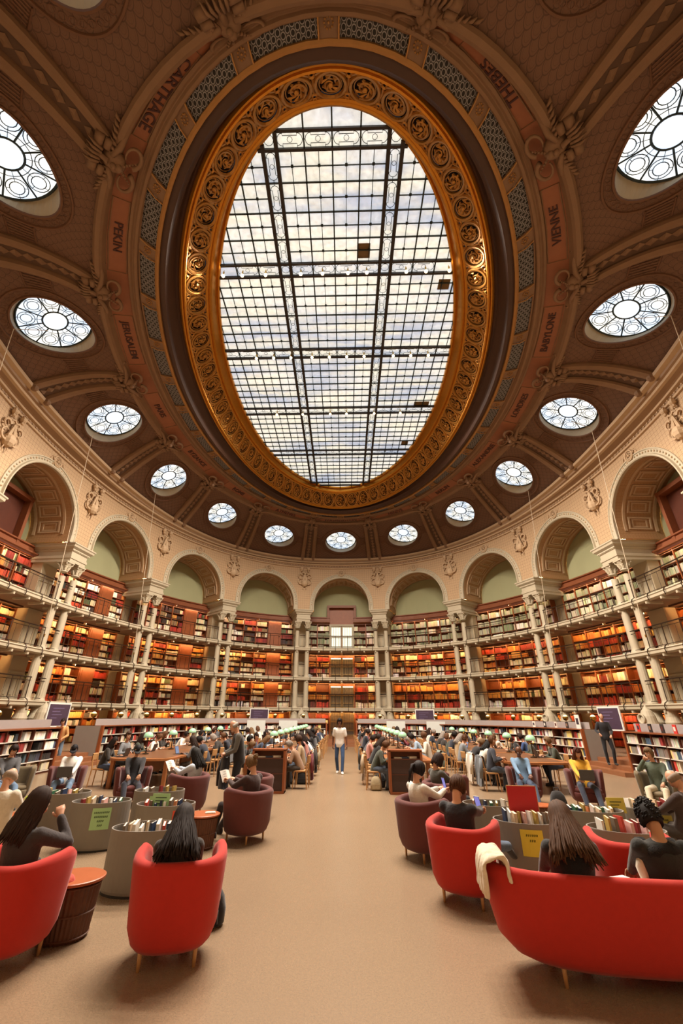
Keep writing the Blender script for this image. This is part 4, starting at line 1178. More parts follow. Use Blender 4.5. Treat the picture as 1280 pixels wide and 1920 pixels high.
# white glass screens standing at the far end of the reading tables
def screen(X, Y, d, label):
    p = unproj(X, Y, d=d)
    t = thing('white_screen', label, 'screen', (p.x, p.y, 0), kind='thing')
    mb = MB(); mb.box(-.6, .6, -.02, .02, .95, 1.6); mb.build('frosted_panel', mat('frosted_screen', '#c9cdca', .25, var=.05), t)
    for sg in (-1, 1):
        mb = MB(); mb.box(sg*.6-.02, sg*.6+.02, -.03, .03, 0, .95); mb.build('leg', GREY, t)
for X, l in ((480, 'pale frosted screen, farther from the aisle, left of the doors'), (540, 'pale frosted screen nearest the doors, left side'), (742, 'pale frosted screen nearest the doors, right side'), (817, 'pale frosted screen, farther from the aisle, right of the doors')):
    p = unproj(X, 1360, d=1); s_ = 31.5/p.y; screen(X, 1360, s_, l)
# little displays on top of the low bookcases near the right-hand steps
RD = random.Random(3)
for j in range(9):
    i_ = GAPR[1]+.12+j*.13 if j < 4 else GAPR[0]-.08-(j-4)*.16
    p = LS(i_, .2, 1.44); _, _, tx, ty, nx, ny = LSC.fr(i_)
    t = thing('displayed_book', 'book stood upright for display on the low bookcase, %s %s the right-hand steps' % (ORD[j if j < 4 else j-4], 'before' if j < 4 else 'beyond'), 'book', (p.x, p.y, 1.44), math.atan2(ty, tx), 'books displayed beside the right-hand steps', kind='thing')
    h = .26 if j != 4 else .55; w_ = .18 if j != 4 else .32
    mb = MB(); mb.box(-w_/2, w_/2, 0, .03, 0, h); mb.build('cover', mat('disp%d' % j, RD.choice(['#efeae0', '#c83a34', '#e4e0da', '#d9d2c6', '#2e2a2a']), .5), t)
    mb = MB(); mb.box(-w_*.3, w_*.3, -.004, 0, h*.3, h*.75); mb.build('picture', mat('disp_p%d' % (j % 4), ['#3b3440', '#8a6a58', '#5a2a2a', '#d8d2c8'][j % 4], .5), t)
# monitors on desks
for j, (i_, sd) in enumerate([(1.9, -1), (2.35, -1), (2.85, -1), (3.3, -1), (4.75, -1), (1.7, 1), (2.1, 1), (2.6, 1)]):
    p = LS(sd*i_, .85, 1.18); _, _, tx, ty, nx, ny = LSC.fr(sd*i_)
    t = thing('monitor', 'dark monitor on the ring desk, %s %s of the doors' % (ORD[j if sd < 0 else j-5], SIDE(sd)), 'monitor', (p.x, p.y, 1.18), math.atan2(ty, tx), 'monitors on the ring of desks', kind='thing')
    mb = MB(); mb.box(-.28, .28, -.02, .02, .16, .52); mb.build('screen', BLK, t)
    mb = MB(); mb.box(-.03, .03, 0, .04, 0, .2); mb.box(-.12, .12, -.08, .1, 0, .015); mb.build('stand', BLK, t)
# cords from the round windows down to the galleries
CORD = mat('white_cord', '#cfc0a8', .6)
for k in (-6, -5, -4, -3, 3, 4, 5, 6):
    p = VP(k, .18 if abs(k) < 6 else .2)-Vector((0, 0, .15)); q = B(k*1.0+(-.35 if k > 0 else .35), 0, -.5, ZG[2]+.6)
    t = thing('window_cord', 'thin pale cord from the round window above the %s' % BAYNAME[k].replace('bay', 'arch'), 'cord', kind='thing')
    mb = MB(); mb.tube([VP(k, .42)-VN[k][3]*.25, p, (p+q)/2+Vector((0, 0, -.1)), q], .014, 5); mb.build('cord', CORD, t)
    mb = MB(); mb.lathe([(.03, 0), (.03, .12)], 6, T=Matrix.Translation(q-Vector((0, 0, .1)))); mb.build('weight', BRASS, t)
# spot bulbs on the laylight beams
bi = 0
for row, (yb, xs) in enumerate(((-7.0, (-4.74, -3.93, -2.94, -1.45, -.53, .54, 1.33, 2.98, 3.8, 4.77)), (-2.3, (-4.2, -3.3, -2.4, -1.3, -.4, .5, 1.4, 2.9, 3.8, 4.7)), (2.4, (-3.8, -2.2, -.5, .5, 2.2, 3.8)))):
    for j, x in enumerate(xs):
        t = thing('spot_bulb', 'bare bulb hanging under the skylight, %s from the west edge in the %s beam' % (ORD[j], ORD[row]), 'bulb', (x+XC, yb+YC, ZL-.42), group='bulbs under the skylight beams', kind='thing')
        mb = MB(); mb.lathe([(.03, .12), (.035, .3)], 8); mb.tube([(0, 0, .3), (0, 0, .4)], .012, 5); mb.build('socket', BRASS, t)
        mb = MB(); mb.ball((0, 0, .04), .075, 8, 6); mb.build('bulb_glass', lampmat('bulb_glow', '#ffd9a0', 6.), t, smooth=True)
        BULBS = globals().setdefault('BULBS', []); BULBS.append((x+XC, yb+YC, ZL-.42, row))
# ---------------------------------------------------------------- people
def ik(a, t, l1, l2, pole):
    a = Vector(a); t = Vector(t); d = t-a; L = min(d.length, (l1+l2)*.995); d.normalize(); t = a+d*L
    x = (l1*l1-l2*l2+L*L)/(2*L); h = math.sqrt(max(l1*l1-x*x, 0)); p = Vector(pole); p = p-d*p.dot(d)
    if p.length < 1e-6: p = Vector((0, 0, 1))
    p.normalize(); return a+d*x+p*h, t
def ell_loft(mb, secs, n=12):
    """secs: (centre, right vector*halfwidth, front vector*halfdepth)"""
    rows = []
    for c, a, b in secs: rows.append([Vector(c)+Vector(a)*math.cos(2*PI*k/n)+Vector(b)*math.sin(2*PI*k/n) for k in range(n)])
    base = len(mb.v); mb.grid(rows, 0, closed=True)
    mb.F([base+k for k in reversed(range(n))]); mb.F([base+(len(secs)-1)*n+k for k in range(n)])
def limb(mb, pts, rs, n=10):
    pts = [Vector(p) for p in pts]; P = []; Rr_ = []
    for j in range(len(pts)-1):
        for q in range(4):
            t = q/4; P.append(pts[j].lerp(pts[j+1], t)); Rr_.append(lerp(rs[j], rs[j+1], t))
    P.append(pts[-1]); Rr_.append(rs[-1])
    mb.tube(P, Rr_, n); mb.ball(P[0], rs[0], 8, 6); mb.ball(P[-1], rs[-1], 8, 6)
    for q in range(1, len(pts)-1): mb.ball(pts[q], rs[q]*1.01, 8, 6)
def remeshed(mb, vox, name, dec=1., smooth=6):
    me = mb.mesh('tmp', [SKINM]); o = bpy.data.objects.new('tmp', me); COL.objects.link(o)
    m = o.modifiers.new('r', 'REMESH'); m.mode = 'VOXEL'; m.voxel_size = vox; m.use_smooth_shade = True
    s = o.modifiers.new('s', 'SMOOTH'); s.factor = .5; s.iterations = smooth
    if dec < 1: d = o.modifiers.new('d', 'DECIMATE'); d.ratio = dec
    dg = bpy.context.evaluated_depsgraph_get(); out = bpy.data.meshes.new_from_object(o.evaluated_get(dg))
    bpy.data.objects.remove(o); out.name = name
    return out
def mesh_to_mb(me, mb, T=None, m=0):
    n = len(mb.v)
    for v in me.vertices: mb.V(T @ v.co if T is not None else v.co)
    for p in me.polygons: mb.F([n+i for i in p.vertices], m)
SKINM = mat('skin_light', '#c99578', .5, var=.04); SKIN_D = mat('skin_dark', '#6b4330', .5, var=.04); SKIN_M = mat('skin_tan', '#b07f5f', .5, var=.04)
EYEW = mat('eye_white', '#e8e2dc', .3, var=0); EYED = mat('eye_dark', '#1a100c', .3, var=0); LIP = mat('lips', '#a05a50', .5, var=0)
def head_mb():
    mb = MB(); rows = []; n, h = 24, 18
    for j in range(h+1):
        ph = -PI/2+PI*j/h; row = []
        for k in range(n):
            a = 2*PI*k/n; x, y, z = math.cos(ph)*math.cos(a), math.cos(ph)*math.sin(a), math.sin(ph)
            X, Y, Z_ = x*.076, y*.094, z*.118
            if z < 0: X *= 1-.38*(-z)**1.6; Y *= 1-.1*(-z); Y += .012*(-z)
            if y > 0: Y *= .95
            if y > .5 and abs(x) < .34:
                w_ = math.exp(-(x/.13)**2)
                if -.45 < z < .12: Y += .026*w_*math.sin((.12-z)/.57*PI*.62)**1.5
                Y -= .006*math.exp(-((abs(x)-.36)/.16)**2)*math.exp(-((z-.08)/.12)**2)
                Y += .006*math.exp(-((z+.82)/.12)**2)*w_
            row.append((X, Y, Z_))
        rows.append(row)
    mb.grid(rows, 0, closed=True)
    for s in (-1, 1):
        mb.ball((s*.077, -.004, -.005), .028, 8, 6, 0, sc=(.35, .7, 1.1))
        mb.ball((s*.03, .08, .012), .0125, 8, 5, 1); mb.ball((s*.03, .0895, .012), .0062, 6, 4, 2)
        mb.ball((s*.03, .087, .034), .018, 6, 4, 2, sc=(1, .3, .18))
    mb.ball((0, .088, -.052), .024, 8, 5, 3, sc=(1, .4, .3))
    return mb
HEAD = head_mb()
def hand_mb(side, curl):
    mb = MB()
    ell_loft(mb, [((0, -.02, 0), (.024, 0, 0), (0, 0, .02)), ((0, .01, 0), (.032, 0, 0), (0, 0, .017)), ((0, .05, 0), (.04, 0, 0), (0, 0, .015)), ((0, .088, -.002), (.038, 0, 0), (0, 0, .012))], 10)
    for q, (x, L) in enumerate(((-.029, .85), (-.0095, 1.), (.0105, .95), (.03, .78))):
        x *= -side; p = Vector((x, .084, 0)); a = .12; pts = [p.copy()]
        for s in (.042, .027, .021):
            a += curl*(1+.1*q); p = p+Vector((x*.06, math.cos(a), -math.sin(a)))*s*L; pts.append(p.copy())
        mb.tube(pts, [.0098, .009, .0082, .0065], 7); mb.ball(pts[-1], .0066, 6, 4)
    p = Vector((side*.03, .015, -.004)); pts = [p.copy()]
    for s, dx, dy, dz in ((.036, .62, .7, -.3), (.03, .4, .85, -.3-curl*.3), (.024, .2, .9, -.35-curl*.4)):
        p = p+Vector((side*dx, dy, dz)).normalized()*s; pts.append(p.copy())
    mb.tube(pts, [.0135, .0115, .0105, .008], 7); mb.ball(pts[-1], .008, 6, 4)
    return mb
def frame_to(p, d, up=(0, 0, 1)):
    y = Vector(d).normalized(); z = Vector(up); z = (z-y*z.dot(y))
    if z.length < 1e-4: z = Vector((0, 1, 0))-y*y.y
    z.normalize(); x = y.cross(z); m = Matrix((x, y, z)).transposed().to_4x4(); m.translation = p; return m
POSES = {
 'read':   dict(hz=.53, lean=20, hp=38, hands=((-.17, .44, .79), (.17, .44, .79)), feet=((-.13, .42), (.13, .38)), curl=.35),
 'write':  dict(hz=.53, lean=28, hp=42, hands=((-.2, .38, .79), (.12, .46, .79)), feet=((-.14, .25), (.12, .45)), curl=.7),
 'laptop': dict(hz=.53, lean=10, hp=22, hands=((-.1, .42, .8), (.1, .42, .8)), feet=((-.1, .4), (.16, .3)), curl=.45),
 'chin':   dict(hz=.53, lean=22, hp=25, hands=((.02, .30, 1.0), (.2, .45, .79)), feet=((-.13, .3), (.14, .45)), curl=.9),
 'phone':  dict(hz=.53, lean=5, hp=35, hands=((-.06, .32, .92), (.06, .32, .92)), feet=((-.12, .4), (.12, .4)), curl=.8),
 'turn':   dict(hz=.53, lean=6, hp=8, hy=48, hands=((-.15, .35, .79), (.2, .3, .79)), feet=((-.12, .35), (.15, .42)), curl=.5),
 'lounge': dict(hz=.43, y0=-.06, lean=-20, curve=12, hp=34, hands=((-.12, .3, .6), (.12, .3, .6)), feet=((-.14, .66), (.14, .58)), curl=.6),
 'lounge_up': dict(hz=.43, y0=-.06, lean=-16, curve=12, hp=26, hands=((-.08, .34, .84), (.08, .34, .84)), feet=((-.16, .52), (.14, .64)), curl=.9),
 'lounge_cross': dict(hz=.43, y0=-.05, lean=-20, curve=14, hp=34, hands=((-.02, .36, .8), (.1, .38, .82)), feet=((-.1, .62), (.26, .82)), fz=(0, .3), curl=.9),
 'lounge_back': dict(hz=.41, y0=-.04, lean=-24, curve=16, hp=36, hands=((-.15, .3, .56), (.15, .3, .56)), feet=((-.14, .62), (.14, .62)), curl=.6),
 'side_rest': dict(hz=.43, y0=-.05, lean=-14, curve=12, hp=18, hy=25, hands=((-.15, .3, .58), (.13, .12, 1.0)), feet=((-.14, .6), (.14, .6)), curl=1.0),
 'stand_hold': dict(hz=.93, lean=6, hp=30, hands=((-.05, .33, 1.02), (.06, .34, 1.04)), feet=((-.1, 0.02), (.12, -.03)), curl=1.1),
 'walk':   dict(hz=.92, lean=3, hp=14, hands=((-.27, .1, .78), (.27, -.06, .8)), feet=((-.09, .2), (.09, -.16)), curl=.6),
 'guard':  dict(hz=.93, lean=2, hp=10, hands=((-.14, .3, 1.0), (.25, .3, 1.05)), feet=((-.12, 0), (.12, .0)), curl=.6),
 'browse': dict(hz=.93, lean=8, hp=25, hands=((-.14, .3, 1.02), (.16, .34, 1.08)), feet=((-.12, 0.05), (.12, -.04)), curl=.8),
}
def skel(P):
    hz = P['hz']; y0 = P.get('y0', 0.)
    la = math.radians(P['lean']); s = Vector((0, math.sin(la), math.cos(la)))
    la2 = la*1.25+math.radians(P.get('curve', 6)); s2 = Vector((0, math.sin(la2), math.cos(la2)))
    J = {}
    J['pel'] = Vector((0, y0, hz)); J['waist'] = J['pel']+s*.17; J['chest'] = J['waist']+s2*.2; J['nb'] = J['chest']+s2*.15
    hp = math.radians(P['hp']); hy = math.radians(P.get('hy', 0)); na = (la2+hp)*.5
    J['nt'] = J['nb']+Vector((0, math.sin(na), math.cos(na)))*.085
    Hm = Matrix.Rotation(-hy, 4, 'Z') @ Matrix.Rotation(-hp, 4, 'X'); J['H'] = Matrix.Translation(J['nt']+Hm @ Vector((0, .018, .1))) @ Hm
    J['s2'] = s2; J['s'] = s
    f2 = Vector((0, math.cos(la2), -math.sin(la2))); J['f2'] = f2; J['f'] = Vector((0, math.cos(la), -math.sin(la)))
    for q, sd in ((0, -1), (1, 1)):
        sh = J['nb']-s2*.05+Vector((sd*.175, 0, 0)); J['sh%d' % q] = sh
        el, ha = ik(sh, P['hands'][q], .29, .255, (sd*.55, -.35, -.8)); J['el%d' % q] = el; J['ha%d' % q] = ha
        hi = J['pel']+Vector((sd*.095, 0, -.01)); J['hi%d' % q] = hi
        fx, fy = P['feet'][q]; fz = P.get('fz', (0, 0))[q]
        kn, an = ik(hi, (fx, fy, fz+.085), .43, .42, (sd*.25, .5, .85 if hz < .7 else .1)); J['kn%d' % q] = kn; J['an%d' % q] = an
    return J
def torso(mb, J, k=1., lo=0, hem=0.):
    X = Vector((1, 0, 0)); s, f, s2, f2 = J['s'], J['f'], J['s2'], J['f2']
    secs = []; g = k > 1; wv, pv = (.156, .16) if g else (.142, .168)
    if lo == 0: secs += [(J['pel']-s*(.09+hem), X*.155*k, f*.105*k), (J['pel'], X*pv*k, f*.12*k)]
    secs += [(J['pel']+s*.09, X*(.155 if g else .15)*k, f*.11*k), (J['waist'], X*wv*k, f*.106*k), (J['waist'].lerp(J['chest'], .6), X*.162*k, f2*.11*k), (J['chest'], X*.168*k, f2*.115*k),
             (J['chest']+s2*.08, X*.165*k, f2*.1*k), (J['nb']-s2*.025, X*.13*k, f2*.075*k), (J['nb']+s2*.01, X*.065*k, f2*.06*k)]
    ell_loft(mb, secs, 14)
MESHC = {}
def body_meshes(pose, vox=.02, sleeve=1., hem=.02):
    key = (pose, vox, sleeve, hem)
    if key in MESHC: return MESHC[key]
    P = POSES[pose]; J = skel(P)
    # one continuous body
    mb = MB(); torso(mb, J, .9)
    limb(mb, [J['nb']-J['s2']*.03, J['nt']+Vector((0, .0, .03))], [.055, .05])
    for q in (0, 1):
        limb(mb, [J['sh%d' % q], J['el%d' % q], J['ha%d' % q]], [.046, .037, .025])
        limb(mb, [J['hi%d' % q], J['kn%d' % q], J['an%d' % q]], [.075, .052, .036])
    T = J['H']
    for p in ((0, 0, .01, .085),): mb.ball(T @ Vector(p[:3]), .07, 10, 8)
    me = remeshed(mb, vox, 'body', .5)
    bb = MB(); mesh_to_mb(me, bb); bb.add(HEAD, T)
    for q, sd in ((0, -1), (1, 1)):
        d = J['ha%d' % q]-J['el%d' % q]; dd = d.normalized()+Vector((0, .35, 0)) if P['hz'] < .7 else d.normalized()
        up = Vector((sd*-.25, -.2, .9)) if P['hands'][q][2] > P['hz']*.9 or P['hz'] < .7 else Vector((sd, 0, .2))
        bb.add(hand_mb(-sd, P['curl']), frame_to(J['ha%d' % q], dd, up))
    body = bb.mesh('body', [SKINM, EYEW, EYED, LIP], True)
    # upper garment
    mb = MB(); torso(mb, J, 1.12, 0, hem); 
    for q in (0, 1):
        e = J['el%d' % q]; a = J['sh%d' % q]; h = J['ha%d' % q]
        if sleeve >= 1: limb(mb, [a, e, e.lerp(h, .9)], [.068, .053, .042])
        else: limb(mb, [a, a.lerp(e, .7)], [.068, .06])
    top = remeshed(mb, vox, 'top', .5)
    # trousers
    mb = MB(); X = Vector((1, 0, 0))
    ell_loft(mb, [(J['pel']+J['s']*.1, X*.15, J['f']*.108), (J['pel'], X*.172, J['f']*.125), (J['pel']-J['s']*.08, X*.165, J['f']*.115)], 14)
    for q in (0, 1): limb(mb, [J['hi%d' % q], J['kn%d' % q], J['an%d' % q]], [.094, .07, .056])
    bot = remeshed(mb, vox, 'trousers', .5)
    # shoes
    shoes = []
    for q, sd in ((0, -1), (1, 1)):
        mb = MB(); an = J['an%d' % q]; fz = P.get('fz', (0, 0))[q]
        tilt = -.5 if fz > .1 else 0
        Tm = Matrix.Translation((an.x, an.y, an.z-.085)) @ Matrix.Rotation(-sd*.12, 4, 'Z') @ Matrix.Rotation(tilt, 4, 'X')
        rows = []
        for y, w_, z1 in ((-.075, .02, .06), (-.06, .036, .095), (-.02, .04, .1), (.05, .042, .075), (.11, .048, .055), (.16, .042, .045), (.185, .02, .035)):
            rows.append([Tm @ Vector((w_*math.cos(2*PI*k/10), y, (z1/2+z1/2*math.sin(2*PI*k/10)) if math.sin(2*PI*k/10) > 0 else z1/2*(1+.98*math.sin(2*PI*k/10)))) for k in range(10)])
        b0 = len(mb.v); mb.grid(rows, 0, closed=True); mb.F([b0+k for k in reversed(range(10))]); mb.F([b0+60+k for k in range(10)])
        shoes.append(mb.mesh('shoe', [SKINM], True))
    MESHC[key] = (body, top, bot, shoes, J)
    return MESHC[key]
HAIRC = {}
def hair_mesh(style):
    """a close cap of hair plus locks that follow the skull and then hang"""
    if style in HAIRC: return HAIRC[style]
    mb = MB(); rows = []; n, h = 26, 18; RH = random.Random(len(style)*7+ord(style[0]))
    g0 = {'curly': 1.2, 'cap': 1.12, 'hood': 1.3, 'bald_rim': 1.04}.get(style, 1.09)
    for j in range(h+1):
        ph = -PI/2+PI*j/h; row = []
        for k in range(n):
            a = 2*PI*k/n; x, y, z = math.cos(ph)*math.cos(a), math.cos(ph)*math.sin(a), math.sin(ph)
            g = g0
            face = y > .35+.3*max(0, -z) and z < .42+.2*(1-y)
            low = z < (-.5 if style != 'cap' else .05) and style != 'hood'
            if style == 'hood': face = y > .6 and z < .6
            if style == 'bald_rim': face = face or z > .38 or y > .1; low = z < -.4
            if face or low: g = .82
            row.append((x*.078*g, y*.095*g-.004, z*.119*g))
        rows.append(row)
    mb.grid(rows, 0, closed=True)
    def skull(a, t, g):       # a azimuth (0 = right, 90 = front), t 0 crown .. 1 ear level .. 1.5 nape
        ph = PI/2*(1-t); return Vector((math.cos(ph)*math.cos(a)*.078*g, math.cos(ph)*math.sin(a)*.095*g-.004, math.sin(ph)*.119*g))
    def lock(a, tend, g, hang=0., spread=0., back=0., w=.014, wob=.006):
        pts = [skull(a, tend*q/5, g+.02*math.sin(q*2+a*5)) for q in range(6)]
        p = pts[-1]; m = 6 if hang > .1 else (2 if hang else 0)
        for q in range(1, m+1):
            f = q/m
            pts.append(p+Vector((math.cos(a)*spread*f, math.sin(a)*spread*f*.4-back*f, -hang*f))+Vector((RH.uniform(-wob, wob), RH.uniform(-wob, wob), 0)))
        L = len(pts); mb.tube(pts, [w*(.55+.6*math.sin(PI*min(1, (q+.8)/L))) if q < L-1 else w*.3 for q in range(L)], 5)
    def rng(c): return [PI/2+math.radians(58)+(2*PI-math.radians(116))*(k+.5)/c+RH.uniform(-.05, .05) for k in range(c)]
    if style in ('long', 'longest'):
        H_, S_ = (.30, .05) if style == 'long' else (.36, .13)
        for a in rng(84): lock(a, 1.05, 1.14+RH.uniform(-.01, .03), H_*RH.uniform(.85, 1.06), S_*RH.uniform(.6, 1.05), .03, .0125, .007)
        for a in rng(50): lock(a, 1.05, 1.06, H_*RH.uniform(.8, 1.0), S_*RH.uniform(.0, .7), .02, .018, .008)
    elif style == 'bob':
        for a in rng(44): lock(a, 1.1, 1.17, .09*RH.uniform(.8, 1.2), .01, 0, .016)
    elif style in ('short', 'bun', 'tail'):
        for a in rng(46): lock(a+RH.uniform(-.06, .06), RH.uniform(1.1, 1.32), 1.11 if style != 'short' else 1.15, 0, 0, 0, .014)
        for k in range(14 if style == 'short' else 0):     # fringe
            a = PI/2+math.radians(-55+110*k/13); lock(a, .62+RH.uniform(-.05, .06), 1.17, 0, 0, 0, .015)
        if style == 'bun':
            for k in range(9):
                t = 2*PI*k/9; mb.tube([(.03*math.cos(t+q*.5)*(1-q*.12), -.115-.012*q, .07+.03*math.sin(t+q*.5)*(1-q*.12)) for q in range(5)], .017, 5)
        if style == 'tail':
            for k in range(9): mb.tube([(0, -.1, .05), (RH.uniform(-.02, .02), -.15, .02), (RH.uniform(-.03, .03), -.155, -.08), (RH.uniform(-.03, .03), -.13, -.2+RH.uniform(-.03, .03))], [.02, .018, .016, .006], 5)
    elif style == 'curly':
        for k in range(190):
            a = RH.uniform(0, 2*PI); t = RH.uniform(0, 1.25)
            p = skull(a, t, 1.14)
            if p.y > .05 and p.z < .055: continue
            r = RH.uniform(.008, .015); q0 = RH.uniform(0, 6)
            mb.tube([p+Vector((math.cos(q0+q*1.3)*r, math.sin(q0+q*1.3)*r, (q-2)*.006)) for q in range(6)], .008, 4)
    elif style == 'bald_rim':
        for k in range(40):
            a = PI+math.radians(-20)+(PI+math.radians(40))*(k+.5)/40; mb.tube([skull(a, .78, 1.05), skull(a, .95, 1.09), skull(a, 1.2, 1.06)], [.008, .013, .006], 5)
    if style == 'cap':
        for z0 in (.03, .045):
            mb.grid([[(.085*math.cos(PI*k/8), .055, z0+.012) for k in range(9)], [(.078*math.cos(PI*k/8), .075+.085*math.sin(PI*k/8), z0) for k in range(9)]])
    HAIRC[style] = mb.mesh('hair_'+style, [SKINM], True)
    return HAIRC[style]
CL = {}
def cloth(h): 
    if h not in CL: CL[h] = mat('cloth_'+h[1:], h, .85, var=.18, vs=14., bump=.25, bs=40., sheen=.2)
    return CL[h]
def slot(o, m, i=0):
    o.material_slots[i].link = 'OBJECT'; o.material_slots[i].material = m
def person(pose, x, y, rz, top='#2a2a30', bottom='#22242e', shoe='#1c1a1a', hair='short', hcol='#1d120d', skin=None, label='x', group=None, z=0., sleeve=1., vox=.02, tname='jacket', hem=.02, scale=1., bname='trousers'):
    body, tp, bt, sh, J = body_meshes(pose, vox, sleeve, hem)
    t = thing('person', label, 'person', (x, y, z), math.radians(rz), group, kind='thing'); t.scale = (scale,)*3
    def put(nm, me, m):
        o = bpy.data.objects.new(nm, me); COL.objects.link(o); o.parent = t
        if m: slot(o, m)
        return o
    put('body', body, skin or SKINM)
    put(tname, tp, cloth(top)); put(bname, bt, cloth(bottom))
    for s in sh: put('shoe', s, cloth(shoe))
    if hair:
        o = put('cap' if hair == 'cap' else ('hood' if hair == 'hood' else 'hair'), hair_mesh(hair), mat('hair_'+hcol[1:], hcol, .7, var=.35, vs=30., spec=.3)); o.matrix_local = J['H']
    return t, J
# ---------------------------------------------------------------- lounge furniture
RED = mat('red_felt', '#b41e0e', .85, var=.08, vs=20., bump=.15, bs=300., sheen=.15)
MAROON = mat('maroon_felt', '#5e2a28', .85, var=.1, vs=20., bump=.15, bs=300., sheen=.15)
OLIVE = mat('olive_felt', '#6e6048', .85, var=.1, vs=20., bump=.15, bs=300., sheen=.15)
OAK = mat('oak', '#b98a5a', .45, var=.15, vs=8.)
RATTAN = mat('rattan', '#5a3420', .6, var=.3, vs=20.)
def superpt(a, b, phi, e=2.6):
    c, s = math.cos(phi), math.sin(phi); return (a*math.copysign(abs(c)**(2/e), c), b*math.copysign(abs(s)**(2/e), s))
TUBC = {}
def tub_meshes(W, D, H, m):
    key = (W, D, H, m.name)
    if key in TUBC: return TUBC[key]
    a, b, th = W/2, D/2, .1
    prof = [(.85, .17, 0), (.93, .25, 0), (.97, .42, 0), (1.0, .56, 0), (1.03, H-.06, 0)]
    mb = MB(); rows = []; nphi = 40; P0 = math.radians(128)
    def pt(s, fac, z, inset):
        # s -1..1 round the back; 0 is the middle of the back
        ph = -PI/2+s*P0
        x, y = superpt(a*fac-inset, b*fac-inset, ph); return Vector((x, y, z))
    for k in range(nphi+1):
        s = -1+2*k/nphi; Ht = H-.03+.05*min(1, max(0, abs(s)-.25)/.6)**1.5-.05*max(0, abs(s)-.85)/.15
        e = min(1., (1-abs(s))/.05); sh = math.sqrt(max(0, 1-(1-e)**2)) if e < 1 else 1
        row = []
        out = [(f, min(z, Ht-.05), 0) for f, z, _ in prof]
        for f, z, i in out: row.append(pt(s, f, z, th/2*(1-sh)))
        for q in range(1, 6):
            t = PI*q/6; row.append(pt(s, 1.03, Ht-.05+.05*math.sin(t), th/2-(th/2)*math.cos(t)*sh))
        row.append(pt(s, 1.02, Ht-.07, th/2+th/2*sh)); row.append(pt(s, .96, .42, th/2+th/2*sh)); row.append(pt(s, .9, .34, th/2+th/2*sh))
        rows.append(row)
    mb.grid(rows); 
    for r in (rows[0], rows[-1]):
        n0 = len(mb.v); [mb.V(p) for p in r]; mb.F([n0+k for k in range(len(r))])
    shell = mb.mesh('shell', [m], True)
    mb = MB(); rows = []
    for f, z in ((.5, .105), (.74, .115), (.83, .15), (.88, .21), (.9, .28), (.88, .3)):
        rows.append([Vector((*superpt(a*f, b*f, 2*PI*k/40), z)) for k in range(40)])
    b0 = 0; mb.grid(rows, closed=True); mb.F(list(reversed(range(40)))); mb.F([200+k for k in range(40)])
    base = mb.mesh('base', [m], True)
    mb = MB(); rows = []
    for f, z in ((.74, .29), (.8, .31), (.815, .34), (.8, .375), (.72, .39), (.4, .395), (.05, .395)):
        rows.append([Vector((*superpt(a*f, b*f, 2*PI*k/40), z))+Vector((0, .03, 0)) for k in range(40)])
    mb.grid(rows, closed=True); mb.F(list(reversed(range(40)))); mb.F([240+k for k in range(40)])
    seat = mb.mesh('seat_cushion', [m], True)
    mb = MB(); mb.tube([(0, 0, .16), (0, 0, 0)], [.021, .014], 10); leg = mb.mesh('leg', [OAK], True)
    TUBC[key] = (shell, base, seat, leg, W, D)
    return TUBC[key]
def tub(x, y, rz, label, m=None, W=.82, D=.78, H=.76, name='armchair', group=None):
    sh, ba, se, lg, W, D = tub_meshes(W, D, H, m or MAROON)
    t = thing(name, label, 'sofa' if name == 'sofa' else 'armchair', (x, y, 0), math.radians(rz), group, kind='thing')
    for nm, me in (('shell', sh), ('base', ba), ('seat_cushion', se)):
        o = bpy.data.objects.new(nm, me); COL.objects.link(o); o.parent = t
    for sx in (-1, 1):
        for sy in (-1, 1):
            o = bpy.data.objects.new('leg', lg); COL.objects.link(o); o.parent = t; o.location = (sx*W*.27, sy*D*.27, 0)
    return t
def at_px(X, Y, z): p = unproj(X, Y, z=z); return p.x, p.y
# tubs
tub(-1.56, 5.12, 14, 'red felt tub armchair from behind, long-haired woman in it, nearest the aisle', RED)
tub(-2.98, 4.95, -14, 'red tub armchair beside the round rattan table, cut by the photo edge', RED)
tub(2.33, 4.95, -6, 'wide red felt sofa with cream cloth over its arm', RED, W=2.2, D=.85, H=.76, name='sofa')
tub(1.42, 6.55, -34, 'red tub armchair of the man looking at his phone', RED)
x, y = at_px(1215, 1590, .7); tub(x, y+.35, -10, 'red tub armchair behind the curly-haired person on the sofa', RED)
tub(1.2, 8.2, -62, 'dark maroon armchair of the woman holding up a phone', MAROON)
tub(1.62, 9.3, -66, 'maroon armchair in the row beside the table end, second of the row', MAROON)
tub(1.95, 10.25, -66, 'maroon armchair in the row beside the table end, third of the row', MAROON)
tub(2.25, 11.2, -66, 'maroon armchair in the row beside the table end, last of the row', MAROON)
tub(-1.72, 9.05, 62, 'maroon armchair of the person with hair in a bun', MAROON)
tub(-1.98, 10.9, 70, 'empty maroon armchair in front of the dark cabinet', MAROON)
x, y = at_px(350, 1492, .35); tub(x, y, 60, 'maroon armchair of the woman in light blue', MAROON)
x, y = at_px(245, 1480, .3); tub(x, y, 205, 'maroon armchair of the person in the dark hoodie', MAROON)
x, y = at_px(120, 1478, .3); tub(x, y, 200, 'maroon armchair of the person in white with laptop and cap', MAROON)
x, y = at_px(20, 1480, .3); tub(x, y, 215, 'olive-grey armchair at the left edge by the low bookcase', OLIVE)
x, y = at_px(1100, 1484, .3); tub(x, y, 165, 'maroon armchair of the woman in the yellow sweater', MAROON)
x, y = at_px(985, 1478, .3); tub(x, y, 170, 'maroon armchair of the man in the denim shirt', MAROON)
x, y = at_px(1240, 1492, .3); tub(x, y, 140, 'olive-grey armchair of the man in green resting his head', OLIVE)

